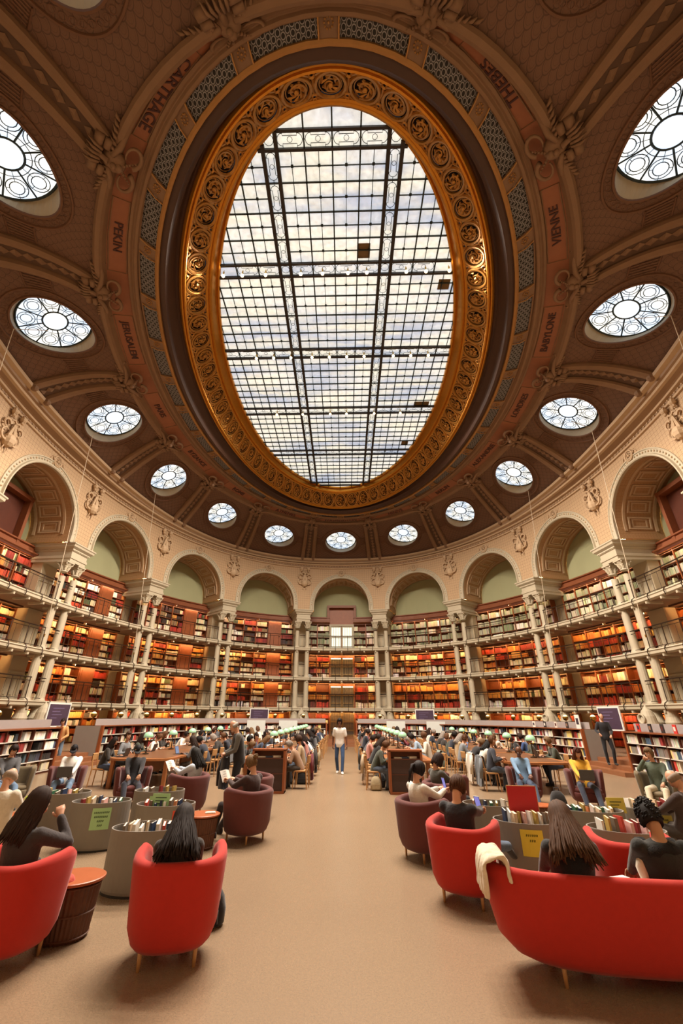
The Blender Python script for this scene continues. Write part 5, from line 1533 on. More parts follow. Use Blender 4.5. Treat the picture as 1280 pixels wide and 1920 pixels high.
# oval book bins
BIN = mat('bin_felt', '#868079', .7, var=.06, bump=.1, bs=200.); BIN_IN = mat('bin_inside', '#6b6058', .7)
COVERS = ['#e8e2d8', '#c9483a', '#e2c8a8', '#d9d0c4', '#3b6a4e', '#b89a50', '#2f3f5e', '#efe9df', '#8a2a2a', '#d88a5a', '#e6b8b0', '#7a6a5a']
def book_thing(x, y, z, rz, w_, h, th, col, label, tilt=0., group=None):
    t = thing('book', label, 'book', (x, y, z), rz, group, kind='thing'); t.rotation_euler = (tilt, 0, rz)
    mb = MB(); mb.box(-th/2, -th/2+.004, -w_/2, w_/2, 0, h); mb.box(th/2-.004, th/2, -w_/2, w_/2, 0, h); mb.box(-th/2, th/2, -w_/2, -w_/2+.004, 0, h); mb.build('cover', mat('cover_'+col[1:], col, .5, var=.1), t)
    mb = MB(); mb.box(-th/2+.004, th/2-.004, -w_/2+.004, w_/2-.006, .004, h-.004); mb.build('pages', mat('pages', '#e6dcc6', .8, var=.05), t)
RBN = random.Random(21)
CN = {'#e8e2d8': 'white', '#c9483a': 'red', '#e2c8a8': 'tan', '#d9d0c4': 'pale grey', '#3b6a4e': 'green', '#b89a50': 'ochre', '#2f3f5e': 'navy', '#efe9df': 'ivory', '#8a2a2a': 'dark red', '#d88a5a': 'orange', '#e6b8b0': 'pink', '#7a6a5a': 'taupe'}
def bin_(X, Y, rz, label, key, sheet=None, nb=10, a=.46, b=.33, h=.62, tall=False):
    x, y = at_px(X, Y, h); t = thing('book_bin', label, 'book bin', (x, y, 0), math.radians(rz), 'oval grey book bins', kind='thing')
    mb = MB(); n = 40
    def el(k, f, z): return ((a*f)*math.cos(2*PI*k/n), (b*f)*math.sin(2*PI*k/n), z)
    rows = [[el(k, f, z) for k in range(n)] for f, z in ((.98, .02), (1, .05), (1, h-.01), (.995, h), (.96, h), (.955, h-.02), (.95, .3))]
    mb.grid(rows, 0, closed=True); b0 = 0
    mb.F([6*n+k for k in range(n)]); mb.F(list(reversed(range(n)))); mb.build('shell', BIN, t, smooth=False)
    mb = MB(); mb.grid([[el(k, .985, 0) for k in range(n)], [el(k, .985, .025) for k in range(n)]], closed=True); mb.build('plinth', mat('bin_plinth', '#2a2624', .7), t)
    mb = MB(); n2 = 40; mb.v = [el(k, .95, h-.22) for k in range(n2)]; mb.F(list(range(n2))); mb.build('inner_tray', BIN_IN, t)
    c, s = math.cos(math.radians(rz)), math.sin(math.radians(rz))
    for j in range(nb):
        u = lerp(-.33, .33, (j+.5)/nb); v = RBN.uniform(-.05, .05)
        col = RBN.choice(COVERS); hh = RBN.uniform(.22, .27)+(.06 if tall else 0); th = RBN.uniform(.02, .045)
        book_thing(x+u*c-v*s, y+u*s+v*c, h-.21, math.radians(rz)+RBN.uniform(-.12, .12), RBN.uniform(.2, .26), hh, th, col,
                   '%s book, %s in the %s' % (CN[col], ORD[j], key), tilt=RBN.uniform(-.1, .1), group='books in the '+key)
    if sheet:
        col, lines, side = sheet
        st = thing('paper_sign', '%s sheet with hand lettering stuck on the %s' % ({'#a5d19a': 'pale green', '#d2c45a': 'yellow', '#d8503a': 'orange-red', '#e2d24a': 'bright yellow'}[col], key), 'sign', kind='thing')
        ang0 = math.atan2(-y, -x)-math.radians(rz)+side    # faces the camera side
        mb = MB(); ln = MB()
        def pp(q, z, o): 
            th = ang0+q; px, py = (a+o)*math.cos(th), (b+o)*math.sin(th); return (x+px*c-py*s, y+px*s+py*c, z)
        hw = .38
        mb.grid([[pp(hw*(k/6*2-1)*.8, z, .006) for k in range(7)] for z in (h-.34, h-.06)]); mb.build('sheet', mat('sheet_'+col[1:], col, .7, var=.04), st)
        for j, L in enumerate(lines):
            z = h-.12-.055*j
            for q in range(int(L)):
                q0 = (q-(L-1)/2)*.055
                ln.tube([pp(q0-.014, z-.012, .009), pp(q0-.004, z+.014, .009), pp(q0+.008, z-.01, .009), pp(q0+.016, z+.012, .009)], .0035, 3)
        ln.build('handwriting', mat('ink', '#28331f', .7), st)
bin_(282, 1548, 12, 'oval grey book bin partly hidden by the red armchair of the long-haired woman', 'bin beside the long-haired woman', ('#d8503a', (), .95), 10)
bin_(192, 1500, 12, 'oval grey book bin with green sheet on its front', 'bin with the green sheet', ('#a5d19a', (9, 8, 4, 3), 0), 8)
bin_(121, 1484, 12, 'oval grey book bin at the left, pink books on top', 'bin with pink books, farthest left', None, 7)
bin_(300, 1480, 8, 'oval grey book bin standing behind two others, green card on top', 'rear bin with green card', ('#a5d19a', (7,), -.1), 5)
bin_(312, 1505, 8, 'oval grey book bin with small red label, full of coloured books', 'bin with the small red label', ('#d8503a', (), .5), 9)
bin_(920, 1505, -8, 'oval grey book bin behind the man with the phone', 'bin behind the man with the phone', None, 7)
bin_(988, 1536, -8, 'oval grey book bin with red board standing in it', 'bin with the red board', ('#e2d24a', (6, 3), .1), 10, tall=True)
bin_(1106, 1516, -12, 'oval grey book bin in front of the woman in yellow', 'bin in front of the woman in yellow', None, 10)
bin_(1172, 1552, -12, 'oval grey book bin with green album at its near end', 'bin with the green album', None, 8, tall=True)
bin_(1218, 1512, -12, 'oval grey book bin with yellow sheets, near the man in green', 'bin with yellow sheets', ('#d2c45a', (6, 5, 3), .35), 9, tall=True)
x, y = at_px(975, 1500, .8)
t = thing('red_board', 'tall red board standing upright in the book bin', 'board', (x, y-.1, .5), math.radians(-5), kind='thing')
mb = MB(); mb.box(-.2, .2, -.012, .012, 0, .48); mb.build('panel', mat('board_red', '#b3131a', .5, var=.05), t)
mb = MB(); mb.box(-.21, .21, -.006, .006, .475, .49); mb.box(-.21, -.2, -.006, .006, 0, .49); mb.box(.2, .21, -.006, .006, 0, .49); mb.build('edge', mat('board_edge', '#c8a070', .5), t)
for X, Y, l in ((1152, 1500, 'yellow card standing among books by the man in green'), (303, 1492, 'pale green card lying on the rear bin')):
    x, y = at_px(X, Y, .72); t = thing('card', l, 'card', (x, y, .55), 0, kind='thing')
    mb = MB(); mb.box(-.14, .14, -.003, .003, 0, .2); mb.build('card_sheet', mat('sheet_'+('d2c45a' if X > 600 else 'a5d19a'), '#d2c45a' if X > 600 else '#a5d19a', .7), t)
    mb = MB(); [mb.box(-.09, .09-.04*j, -.006, -.003, .14-.04*j, .15-.04*j) for j in range(3)]; mb.build('writing', mat('ink', '#28331f', .7), t)

# round rattan tables
def rattan_table(X, Y, label, r=.27, h=.45):
    x, y = at_px(X, Y, h); t = thing('side_table', label, 'side table', (x, y, 0), 0, kind='thing')
    mb = MB(); mb.lathe([(r-.01, h-.03), (r+.01, h-.025), (r+.012, h-.005), (r, h)], 32); mb.build('table_top', mat('table_copper_wood', '#a5552a', .4, var=.12), t)
    mb = MB(); mb.lathe([(r*.72, 0), (r*.78, .03), (r*.93, h-.04)], 72, rf=lambda r_, a, z: r_*(1+.022*math.cos(a*36))); dr = mb.build('rattan_drum', RATTAN, t)
    mb = MB()
    for z in (.03, .2, .4): mb.tube([((r*lerp(.79, .94, z/.42))*math.cos(2*PI*k/32), (r*lerp(.79, .94, z/.42))*math.sin(2*PI*k/32), z) for k in range(32)], .008, 5, closed=True)
    mb.build('binding', RATTAN, dr)
    return x, y
rattan_table(142, 1642, 'round rattan side table between the two red armchairs')
tx_, ty_ = rattan_table(380, 1525, 'round rattan side table with papers, by the person with the bun')
rattan_table(45, 1525, 'round rattan side table at the left edge with a neon bag')
rattan_table(1012, 1508, 'small round rattan table between the book bins and the man in denim', .22, .42)
t = thing('notebook', 'small white notebook on the rattan table', 'notebook', (tx_+.12, ty_+.02, .452), .3, kind='thing')
mb = MB(); mb.box(-.08, .08, -.05, .05, 0, .012); mb.build('cover', WHT, t); mb = MB(); mb.box(-.07, .07, -.045, .045, .012, .016); mb.build('page', mat('pages', '#e6dcc6'), t)

# ---------------------------------------------------------------- reading tables, chairs and lamps
TABW = mat('table_wood', '#9c6238', .35, var=.15, vs=4.); LEATH = mat('desk_leather', '#3a2420', .5, var=.1)
def table(xc, y0, y1, W, label, round_end=False):
    t = thing('reading_table', label, 'table', (xc, (y0+y1)/2, 0), 0, 'long reading tables', kind='thing'); L = (y1-y0)/2
    mb = MB(); pts = [(-W/2, L), (W/2, L)]
    if round_end: pts += [(W/2, -L+.5)]+[(W/2-.5+.5*math.cos(a), -L+.5-.5*math.sin(a)) for a in [PI/2*k/6 for k in range(7)]]+[(-W/2+.5-.5*math.sin(a), -L+.5-.5*math.cos(a)) for a in [PI/2*k/6 for k in range(7)]]
    else: pts += [(W/2, -L), (-W/2, -L)]
    n = len(pts)
    for z in (.7, .75):
        for p in pts: mb.V((p[0], p[1], z))
    mb.F(list(range(n))); mb.F([n+k for k in reversed(range(n))])
    for k in range(n): mb.F([k, n+k, n+(k+1) % n, (k+1) % n])
    mb.build('table_top', TABW, t)
    mb = MB(); mb.box(-W/2+.18, W/2-.18, -L+.25, L-.02, .75, .754); mb.build('writing_surface', mat('table_inlay', '#6d4830', .4, var=.1), t)
    for sy in (-1, 1):
        for sx in (-1, 1):
            mb = MB(); mb.box(sx*(W/2-.16)-.05, sx*(W/2-.16)+.05, sy*(L-.3)-.05, sy*(L-.3)+.05, 0, .7); mb.build('leg', TABW, t)
    mb = MB(); mb.box(-.03, .03, -L+.3, L-.3, .3, .7); mb.build('centre_board', TABW, t)
for sd in (-1, 1):
    nm = 'right' if sd > 0 else 'left'
    for j in range(6):
        y0 = 14.55+j*3.2; table(XC+sd*2.15, y0, y0+3.15, 1.4, 'long reading table, %s from the near end, bordering the aisle on the %s' % (ORD[j], nm))
    for j in range(4):
        y0 = 14.2+j*3.6; table(XC+sd*5.75, y0, y0+3.5, 1.9, 'wide reading table, %s from the near end, near the %s low bookcases' % (ORD[j], nm), round_end=(j == 0))
# dark cabinets closing the table rows
def cabinet(x0, x1, y, label):
    t = thing('end_cabinet', label, 'cabinet', ((x0+x1)/2, y, 0), 0, kind='thing'); w_ = (x1-x0)/2
    mb = MB(); mb.box(-w_, -w_+.06, 0, .42, 0, 1.02); mb.box(w_-.06, w_, 0, .42, 0, 1.02); mb.box(-w_, w_, .38, .42, 0, 1.0); mb.box(-w_, w_, -.01, .42, 0, .05); mb.build('frame', WOOD, t)
    mb = MB(); mb.box(-w_, w_, 0, .42, 1.0, 1.04); mb.build('top', WOOD, t)
    mb = MB(); mb.box(-w_+.06, w_-.06, .05, .1, .05, .8); mb.build('dark_panel', LEATH, t)
    mb = MB(); mb.box(-w_+.06, w_-.06, .02, .4, .8, .83); mb.build('shelf', WOOD_D, t)
    mb = MB(); mb.box(-w_+.06, w_-.06, .03, .06, .44, .46); mb.build('rail', WOOD_D, t)
    for j, (u, c) in enumerate(((-.2, '#e8e2d8'), (.0, '#2f3f5e'), (.2, '#d9d0c4'))):
        b = thing('book', '%s book lying on the shelf of the dark end cabinet %s of the aisle' % (CN[c], 'right' if 'right' in label else 'left'), 'book', ((x0+x1)/2+u, y+.15, .83), .2*j, kind='thing')
        mb = MB(); mb.box(-.11, .11, -.08, .08, 0, .03+.01*j); mb.build('cover', mat('cover_'+c[1:], c), b)
cabinet(-2.62, -1.68, 13.9, 'dark cabinet at the near end of the table row left of the aisle')
cabinet(1.2, 2.14, 14.0, 'dark cabinet at the near end of the table row right of the aisle')
# wooden reading chair, built once
def make_chair():
    t = thing('reading_chair', 'x', 'chair', kind='thing', group='oak reading chairs')
    mb = MB(); rows = []
    for f, z in ((.9, .42), (1, .43), (1, .455), (.9, .46)): rows.append([Vector((*superpt(.21*f, .2*f, 2*PI*k/20, 4), z)) for k in range(20)])
    mb.grid(rows, closed=True); mb.F(list(reversed(range(20)))); mb.F([60+k for k in range(20)]); mb.build('seat', OAK, t)
    for sx in (-1, 1):
        mb = MB(); mb.tube([(sx*.18, .16, .43), (sx*.2, .19, 0)], [.018, .014], 7); mb.build('leg', OAK, t)
        mb = MB(); mb.tube([(sx*.18, -.24, .8), (sx*.185, -.19, .45), (sx*.2, -.22, 0)], [.015, .019, .014], 7); mb.build('leg', OAK, t)
    mb = MB(); rows = []
    for z, o in ((.64, 0), (.66, -.012), (.82, -.014), (.84, 0), (.82, .012), (.66, .01), (.64, 0)): rows.append([Vector((lerp(-.2, .2, k/8), -.235-.05*math.cos(PI*(k/8-.5))-o*-1, z)) for k in range(9)])
    mb.grid(rows); mb.build('backrest', OAK, t)
    return t
CHAIR0 = make_chair(); chair_used = False
def chair(x, y, rz, label):
    global chair_used
    if not chair_used: CHAIR0.location = (x, y, 0); CHAIR0.rotation_euler = (0, 0, math.radians(rz)); CHAIR0['label'] = label; chair_used = True; return CHAIR0
    return copy_tree(CHAIR0, None, (x, y, 0), math.radians(rz), label)
def make_lamp():
    t = thing('reading_lamp', 'x', 'lamp', kind='thing', group='green glass lamps on the reading tables')
    mb = MB(); mb.lathe([(.1, 0), (.1, .02), (.03, .04), (.015, .08), (.015, .42), (.03, .45)], 14); st_ = mb.build('stand', mat('lamp_bronze', '#3a2a1a', .4, .6), t)
    mb = MB()
    for sx in (-1, 1): mb.tube([(0, 0, .4), (sx*.06, 0, .38), (sx*.1, 0, .43), (sx*.1, 0, .47)], .01, 5)
    mb.build('arms', BRASS, st_)
    mb = MB(); mb.lathe([(.02, .63), (.075, .617), (.125, .58), (.152, .52), (.156, .465), (.148, .465), (.118, .56), (.02, .605)], 22, cap=False)
    mb.build('glass_shade', SHADE, t, smooth=True)
    mb = MB(); mb.ball((0, 0, .5), .04, 8, 6); mb.build('bulb', lampmat('green_lamp_bulb', '#ffe0a0', 12.), t, smooth=True)
    return t
SHADE = mat('green_glass_shade', '#98c8a4', .2, emit='#b0dcb4', es=.22, var=.1)
LAMP0 = make_lamp(); lamp_used = False
def lamp(x, y, label):
    global lamp_used
    if not lamp_used: LAMP0.location = (x, y, .755); LAMP0['label'] = label; lamp_used = True; return
    copy_tree(LAMP0, None, (x, y, .755), 0, label)
for sd in (-1, 1):
    nm = 'right' if sd > 0 else 'left'
    for j in range(9): lamp(XC+sd*2.35, 17.9+j*1.8, 'green glass lamp, %s from the near end, table row %s of the aisle' % (ORD[j], nm))
    for j in range(6): lamp(XC+sd*6.15, 15.8+j*2.25, 'green glass lamp, %s from the near end, wide tables on the %s' % (ORD[j], nm))
# things on the tables, built once each
def make_laptop():
    t = thing('laptop', 'x', 'laptop', kind='thing', group='laptops on the reading tables')
    mb = MB(); mb.box(-.16, .16, -.11, .11, 0, .015); mb.build('keyboard_base', mat('laptop_grey', '#4a4a4e', .35, .4), t)
    mb = MB(); T = Matrix.Translation((0, .11, .012)) @ Matrix.Rotation(math.radians(-18), 4, 'X'); mb.box(-.16, .16, -.004, .006, 0, .22, T=T); ld = mb.build('lid', mat('laptop_grey', '#4a4a4e'), t)
    mb = MB(); mb.box(-.15, .15, -.006, -.004, .01, .21, T=T); mb.build('screen', mat('laptop_screen', '#30384a', .2, emit='#9fb4d8', es=.5), ld)
    return t
def make_open_book():
    t = thing('open_book', 'x', 'book', kind='thing', group='open books on the reading tables')
    mb = MB()
    for s in (-1, 1): mb.grid([[(s*x, y, .006+.018*math.sin(min(1, x/.05)*PI/2)*(1-x/.2)) for x in (0, .02, .05, .1, .15)] for y in (-.11, .11)], flip=s < 0)
    mb.build('pages', mat('pages', '#e6dcc6', .8), t)
    mb = MB(); mb.box(-.155, .155, -.115, .115, 0, .006); mb.build('cover', mat('cover_8a2a2a', '#8a2a2a'), t)
    return t
LT0, OB0 = make_laptop(), make_open_book(); used_ = {}
def prop(o, x, y, rz, label, z=.756):
    if o.name not in used_: used_[o.name] = 1; o.location = (x, y, z); o.rotation_euler = (0, 0, math.radians(rz)); o['label'] = label; return
    copy_tree(o, None, (x, y, z), math.radians(rz), label)
def local(px, py, rz, v): a = math.radians(rz); return px+v[0]*math.cos(a)-v[1]*math.sin(a), py+v[0]*math.sin(a)+v[1]*math.cos(a)
# ---------------------------------------------------------------- readers round the tables
RP = random.Random(77)
TOPC = {'#1d1d22': 'black', '#2b2f3c': 'dark navy', '#d8d2c8': 'off-white', '#5a5a5e': 'grey', '#6b2430': 'burgundy', '#b39a78': 'beige', '#33405a': 'blue', '#8fa3b8': 'light blue', '#3a4034': 'dark green', '#8a6a50': 'brown', '#c98a80': 'pink', '#2a2420': 'dark brown', '#e6e0d6': 'white', '#767a80': 'mid grey'}
HC = ['#1a100c', '#231510', '#0f0b0a', '#3a2416', '#5a3a22', '#2a1a12', '#6d5236', '#8a8078']
HN = {'#1a100c': 'black', '#231510': 'black', '#0f0b0a': 'black', '#3a2416': 'brown', '#5a3a22': 'brown', '#2a1a12': 'dark', '#6d5236': 'fair', '#8a8078': 'grey'}
STY = {'short': 'short', 'long': 'long', 'bob': 'bobbed', 'tail': 'tied back', 'bun': 'in a bun', 'curly': 'curly'}
def seat_row(xs, face, ys, rowname, occ, pose_bias=None):
    for j, y in enumerate(ys):
        x = xs+RP.uniform(-.06, .06); yy = y+RP.uniform(-.08, .08); rz = face+RP.uniform(-9, 9)
        dirx = -math.sin(math.radians(face))
        chair(x-dirx*.02, yy, rz, 'oak reading chair, %s from near end, %s' % (ORD[j], rowname))
        if RP.random() < occ:
            pose = RP.choice(['read', 'read', 'write', 'laptop', 'laptop', 'chin', 'phone', 'turn', 'write'])
            top = RP.choice(list(TOPC)+['#1d1d22', '#1d1d22', '#2b2f3c', '#2a2420']); hc = RP.choice(HC); st = RP.choice(list(STY)+['short', 'long', 'short'])
            person(pose, x, yy, rz, top, RP.choice(['#22242e', '#33405a', '#1a1a1c', '#4a5668', '#3a3028']), '#1c1a1a', st, hc, RP.choice([SKINM, SKINM, SKIN_M, SKIN_D]),
                   'reader, %s top, %s %s hair, %s seat, %s' % (TOPC[top], STY[st], HN[hc], ORD[j], rowname), 'readers at the tables', tname='top', vox=.024, scale=RP.uniform(.95, 1.03))
            hx = x+dirx*.42
            if pose == 'laptop': prop(LT0, hx+dirx*.12, yy, face, 'open laptop before the %s seat, %s' % (ORD[j], rowname))
            elif pose in ('read', 'write', 'chin'): prop(OB0, hx+dirx*.05, yy, face, 'open book before the %s seat, %s' % (ORD[j], rowname))
ysA = [14.95+j*.98 for j in range(17)]
ysB = [14.95+j*1.05 for j in range(13)]
for sd in (-1, 1):
    nm = 'right' if sd > 0 else 'left'
    seat_row(XC+sd*1.12, 90*sd*-1 if sd > 0 else 90, ysA, 'aisle side, %s table row' % nm, .97)
    seat_row(XC+sd*3.2, 90 if sd > 0 else -90, ysA[1:], 'outer side, %s table row' % nm, .93)
    seat_row(XC+sd*4.5, -90 if sd > 0 else 90, ysB, 'inner side, wide %s-hand tables' % nm, .9)
    seat_row(XC+sd*7.02, 90 if sd > 0 else -90, ysB, 'outer side, wide %s-hand tables' % nm, .9)

# coats over chair backs
def coat(x, y, rz, col, label, L=.75, w_=.24, zt=.86):
    t = thing('coat', label, 'coat', (x, y, 0), math.radians(rz), kind='thing'); mb = MB(); rows = []
    for j in range(10):
        f = j/9; z = zt-L*f; rows.append([(lerp(-w_, w_, k/12)*(1-.1*math.sin(f*PI)), -.03-.05*f-.025*math.sin(k*1.9+f*3)*f-.02*math.cos(k*.9), z+.02*math.sin(k*1.3)*f) for k in range(13)])
    top = [(lerp(-w_, w_, k/12), .05, zt-.04) for k in range(13)]
    mb.grid([[(p[0], .07, zt-.3) for p in top], top, [(p[0], .01, zt+.01) for p in top]]+rows)
    b = len(mb.v); mb.grid([[(p[0], p[1]-.03, p[2]) for p in r] for r in rows])
    mb.build('drape', cloth(col), t, smooth=True)
    mb = MB()
    for s in (-1, 1): mb.tube([(s*w_*.9, -.05, zt-.05), (s*(w_+.02), -.08, zt-.3), (s*w_, -.1, zt-.55)], [.05, .055, .045], 8)
    mb.build('sleeve', cloth(col), t, smooth=True)
for xr, j, st, rz, col, l in ((-4.5, 0, 1.05, 90, '#cdbd98', 'cream coat hanging over a chair back behind the old man'), (-3.2, 1, .98, -90, '#2a2a30', 'black leather coat over an outer chair of the left table row'), (-1.12, 1, .98, 90, '#6b2430', 'burgundy coat over an aisle-side chair left of the aisle'), (-1.12, 3, .98, 90, '#2a2420', 'dark coat over a chair farther up the left aisle'), (-1.12, 5, .98, 90, '#cfc2a4', 'cream coat over a chair farther up the left aisle'),
                         (1.12, 4, .98, -90, '#3a3a38', 'grey-green coat over a chair farther up the right aisle'), (1.12, 1, .98, -90, '#b8a48a', 'beige coat over an aisle-side chair right of the aisle'), (3.2, 2, .98, 90, '#7c8a80', 'grey-green coat over an outer chair of the right table row'), (4.5, 0, 1.05, -90, '#6a7078', 'grey coat over the nearest chair by the wide right table'), (4.5, 1, 1.05, -90, '#d8cfc0', 'white jacket over the second chair by the wide right table')):
    if xr < 0: rz_ = {-4.5: -90, -3.2: -90, -1.12: 90}[xr]
    face = {-4.5: 90, -3.2: -90, -1.12: 90, 1.12: -90, 3.2: 90, 4.5: -90}[xr]; dx = -math.sin(math.radians(face))
    coat(XC+xr-dx*.24, 14.95+j*st, face, col, l)
# bags
def bag(X, Y, col, label, s=1., rz=0):
    x, y = at_px(X, Y, 0); t = thing('bag', label, 'bag', (x, y, 0), rz, kind='thing'); t.scale = (s, s, s)
    mb = MB(); rows = []
    for z, a, b in ((0, .12, .08), (.03, .17, .11), (.16, .18, .12), (.28, .15, .1), (.36, .1, .06), (.38, .04, .03)): rows.append([Vector((*superpt(a, b, 2*PI*k/18, 3), z)) for k in range(18)])
    mb.grid(rows, closed=True); mb.F(list(reversed(range(18)))); mb.F([90+k for k in range(18)]); mb.build('sack', cloth(col), t, smooth=True)
    mb = MB(); mb.box(-.12, .12, -.14, -.1, .05, .18); mb.build('pocket', cloth(col), t)
    mb = MB(); mb.tube([(-.06, 0, .36), (-.05, 0, .43), (.05, 0, .43), (.06, 0, .36)], .012, 6); mb.build('handle', cloth(col), t)
bag(705, 1482, '#a89878', 'pale canvas bag on the floor beside the right cabinet', .9); bag(712, 1476, '#1d1a1c', 'black backpack under the first aisle chair on the right')
bag(393, 1735, '#15131a', 'black handbag with strap beside the foremost red armchair', .8); bag(1050, 1520, '#1f1d20', 'black backpack on the floor between book bins'); bag(565, 1470, '#1a1618', 'dark bag under an aisle chair on the left', .9)
x, y = at_px(400, 1690, .2); mb = MB(); 
t = thing('bag_strap', 'curved strap sticking out of the black handbag', 'strap', (x-.02, y, 0), kind='thing'); mb.tube([(-.06, 0, .32), (.02, 0, .36), (.08, 0, .28), (.09, 0, .16), (.05, 0, .1)], .007, 5); mb.build('strap', OAK, t)
# neon bag on the left rattan table
x, y = at_px(58, 1500, .5); t = thing('neon_bag', 'bright neon yellow-green bag on the left rattan table', 'bag', (x, y, .46), kind='thing')
mb = MB(); mb.ball((0, 0, .06), .1, 10, 7, sc=(1.2, .7, .6)); mb.build('pouch', mat('neon', '#c8f03a', .6, var=.15), t); mb = MB(); mb.tube([(.08, 0, .08), (.14, 0, .0), (.13, 0, -.12), (.1, 0, -.2)], .022, 6); mb.build('strap', mat('neon', '#c8f03a'), t)

# ---------------------------------------------------------------- the people one can single out
def at_seat(X, Y, z): return at_px(X, Y, z)
# long-haired woman in the red chair
person('lounge_back', -1.58, 5.1, 14, '#2a211e', '#22242e', '#1c1a1a', 'longest', '#1f1310', SKINM, 'woman with very long dark hair seated in the foremost red armchair', tname='top', vox=.014, scale=.94)
person('side_rest', -2.95, 4.98, -14, '#332a2c', '#c04a3a', '#e0d6cc', 'long', '#2e1a12', SKINM, 'brown-haired woman in dark top leaning on her hand, red armchair at the left edge', tname='top', vox=.014)
person('lounge_cross', 1.46, 6.6, -34, '#17131c', '#4a5f7c', '#2a2a30', 'short', '#4a2c18', SKINM, 'man in dark hoodie and jeans looking at a phone in a red armchair', tname='hoodie', vox=.014)
person('lounge_back', 1.98, 5.0, -6, '#17161a', '#22242e', '#2a2424', 'longest', '#4e3320', SKINM, 'woman with long brown hair in black on the left half of the red sofa', tname='top', vox=.014)
person('lounge', 2.75, 4.95, -8, '#191a18', '#22242e', '#1c1a1a', 'curly', '#120c0c', SKIN_M, 'curly black-haired person in a dark fur-hooded jacket on the red sofa', tname='jacket', vox=.014)
person('lounge_up', 1.25, 8.22, -62, '#d9d4cc', '#3a3028', '#1c1a1a', 'tail', '#1a1012', SKINM, 'dark-haired woman in white holding a phone up, maroon armchair', tname='shirt', vox=.018)
person('lounge', 1.98, 10.28, -66, '#4a4a44', '#22242e', '#1c1a1a', 'bob', '#2a1812', SKINM, 'woman in grey patterned top in the third maroon armchair', tname='top', vox=.018)
person('lounge_up', -1.78, 9.08, 62, '#3a2424', '#2a2024', '#2a1c1c', 'bun', '#6d5236', SKINM, 'person with hair in a bun reading a white book in a maroon armchair', tname='top', vox=.018)
x, y = at_px(350, 1492, .35); person('lounge_up', x, y, 75, '#c3cede', '#c8bca4', '#d8d0c8', 'long', '#15100e', SKINM, 'woman in light blue reading papers in a maroon armchair', tname='sweater', vox=.018)
x, y = at_px(245, 1480, .3); person('lounge', x, y, 205, '#17151c', '#1f2233', '#1a1a1c', 'cap', '#141216', SKIN_M, 'person in black hoodie slumped in an armchair beside the wide left table', tname='hoodie', vox=.018)
x, y = at_px(120, 1478, .3); person('lounge', x, y, 200, '#e0dcd6', '#5f7896', '#d8d0c8', 'cap', '#16141a', SKIN_D, 'person in white T-shirt and dark cap typing on a laptop in an armchair', tname='shirt', vox=.018)
xx, yy = local(x, y, 200, (0, .3)); prop(LT0, xx, yy, 200, 'black laptop on the lap of the person in white', z=.56)
x, y = at_px(5, 1482, .3); person('lounge', x, y, 225, '#4a4a4e', '#5f7896', '#1c1a1a', 'short', '#231510', SKINM, 'person in jeans in the olive armchair at the left edge, half cut off', tname='top', vox=.02)
x, y = at_px(15, 1560, .4); person('lounge_back', x-.15, y, 10, '#cfc6b6', '#3a3028', '#1c1a1a', 'bald_rim', '#9a8878', SKINM, 'bald person in cream seen from behind at the left edge', tname='top', vox=.018)
x, y = at_px(1100, 1484, .3); person('lounge', x, y, 165, '#dba52c', '#2c3448', '#1c1a1a', 'long', '#4a2418', SKINM, 'woman in yellow sweater with a dark laptop in a maroon armchair', tname='sweater', vox=.018)
xx, yy = local(x, y, 165, (0, .3)); prop(LT0, xx, yy, 165, 'dark laptop on the lap of the woman in yellow', z=.56)
x, y = at_px(985, 1478, .3); person('lounge', x, y, 170, '#6f8fb0', '#3a4a66', '#1c1a1a', 'bald_rim', '#2a1c16', SKIN_D, 'man in blue denim shirt reading in a maroon armchair', tname='shirt', vox=.018)
x, y = at_px(1240, 1492, .3); person('side_rest', x, y, 140, '#4c5646', '#c8bca4', '#4a4038', 'short', '#6a5238', SKINM, 'man in dark green jacket resting his head on his hand, right edge', tname='jacket', vox=.018)
x, y = at_px(1265, 1560, .4); person('lounge_back', x+.1, y, 30, '#3a2a26', '#3a3028', '#1c1a1a', 'bald_rim', '#8a7868', SKINM, 'grey-haired person seen from behind at the right edge', tname='top', vox=.02)
x, y = at_px(440, 1513, 0); person('stand_hold', x, y, 112, '#5f5c56', '#191820', '#17151a', 'bald_rim', '#a09a92', SKINM, 'old bald man in dark padded waistcoat standing and looking at his hands', tname='shirt', vox=.016, scale=1.03)
# his padded waistcoat and the coat over his arm
J = skel(POSES['stand_hold']); mb = MB(); torso(mb, J, 1.22, 0, .03); vest = remeshed(mb, .018, 'waistcoat', .6)
o = bpy.data.objects.new('padded_waistcoat', vest); COL.objects.link(o); o.parent = [q for q in bpy.data.objects if q.get('label', '').startswith('old bald man')][0]; slot(o, cloth('#221e20'))
x, y = at_px(440, 1513, 0); xx, yy = x-.3, y-.1
t = thing('coat_on_arm', 'dark coat hanging over the forearm of the old bald man', 'coat', (xx, yy, 0), math.radians(112), kind='thing')
mb = MB(); rows = []
for j in range(9):
    f = j/8; rows.append([((.2*(1+.25*f))*math.cos(2*PI*k/18)*(1+.12*math.sin(k*3+f*4)), .09*math.sin(2*PI*k/18)*(1+.3*f), 1.0-.62*f+.02*math.sin(k*2)) for k in range(18)])
mb.grid(rows, closed=True); mb.F(list(range(18))); mb.F([144+k for k in reversed(range(18))]); mb.build('drape', cloth('#15131c'), t, smooth=True)
mb = MB(); mb.tube([(.1, .05, .95), (.16, .1, .7), (.14, .1, .4)], [.05, .06, .045], 8); mb.build('sleeve', cloth('#15131c'), t, smooth=True)
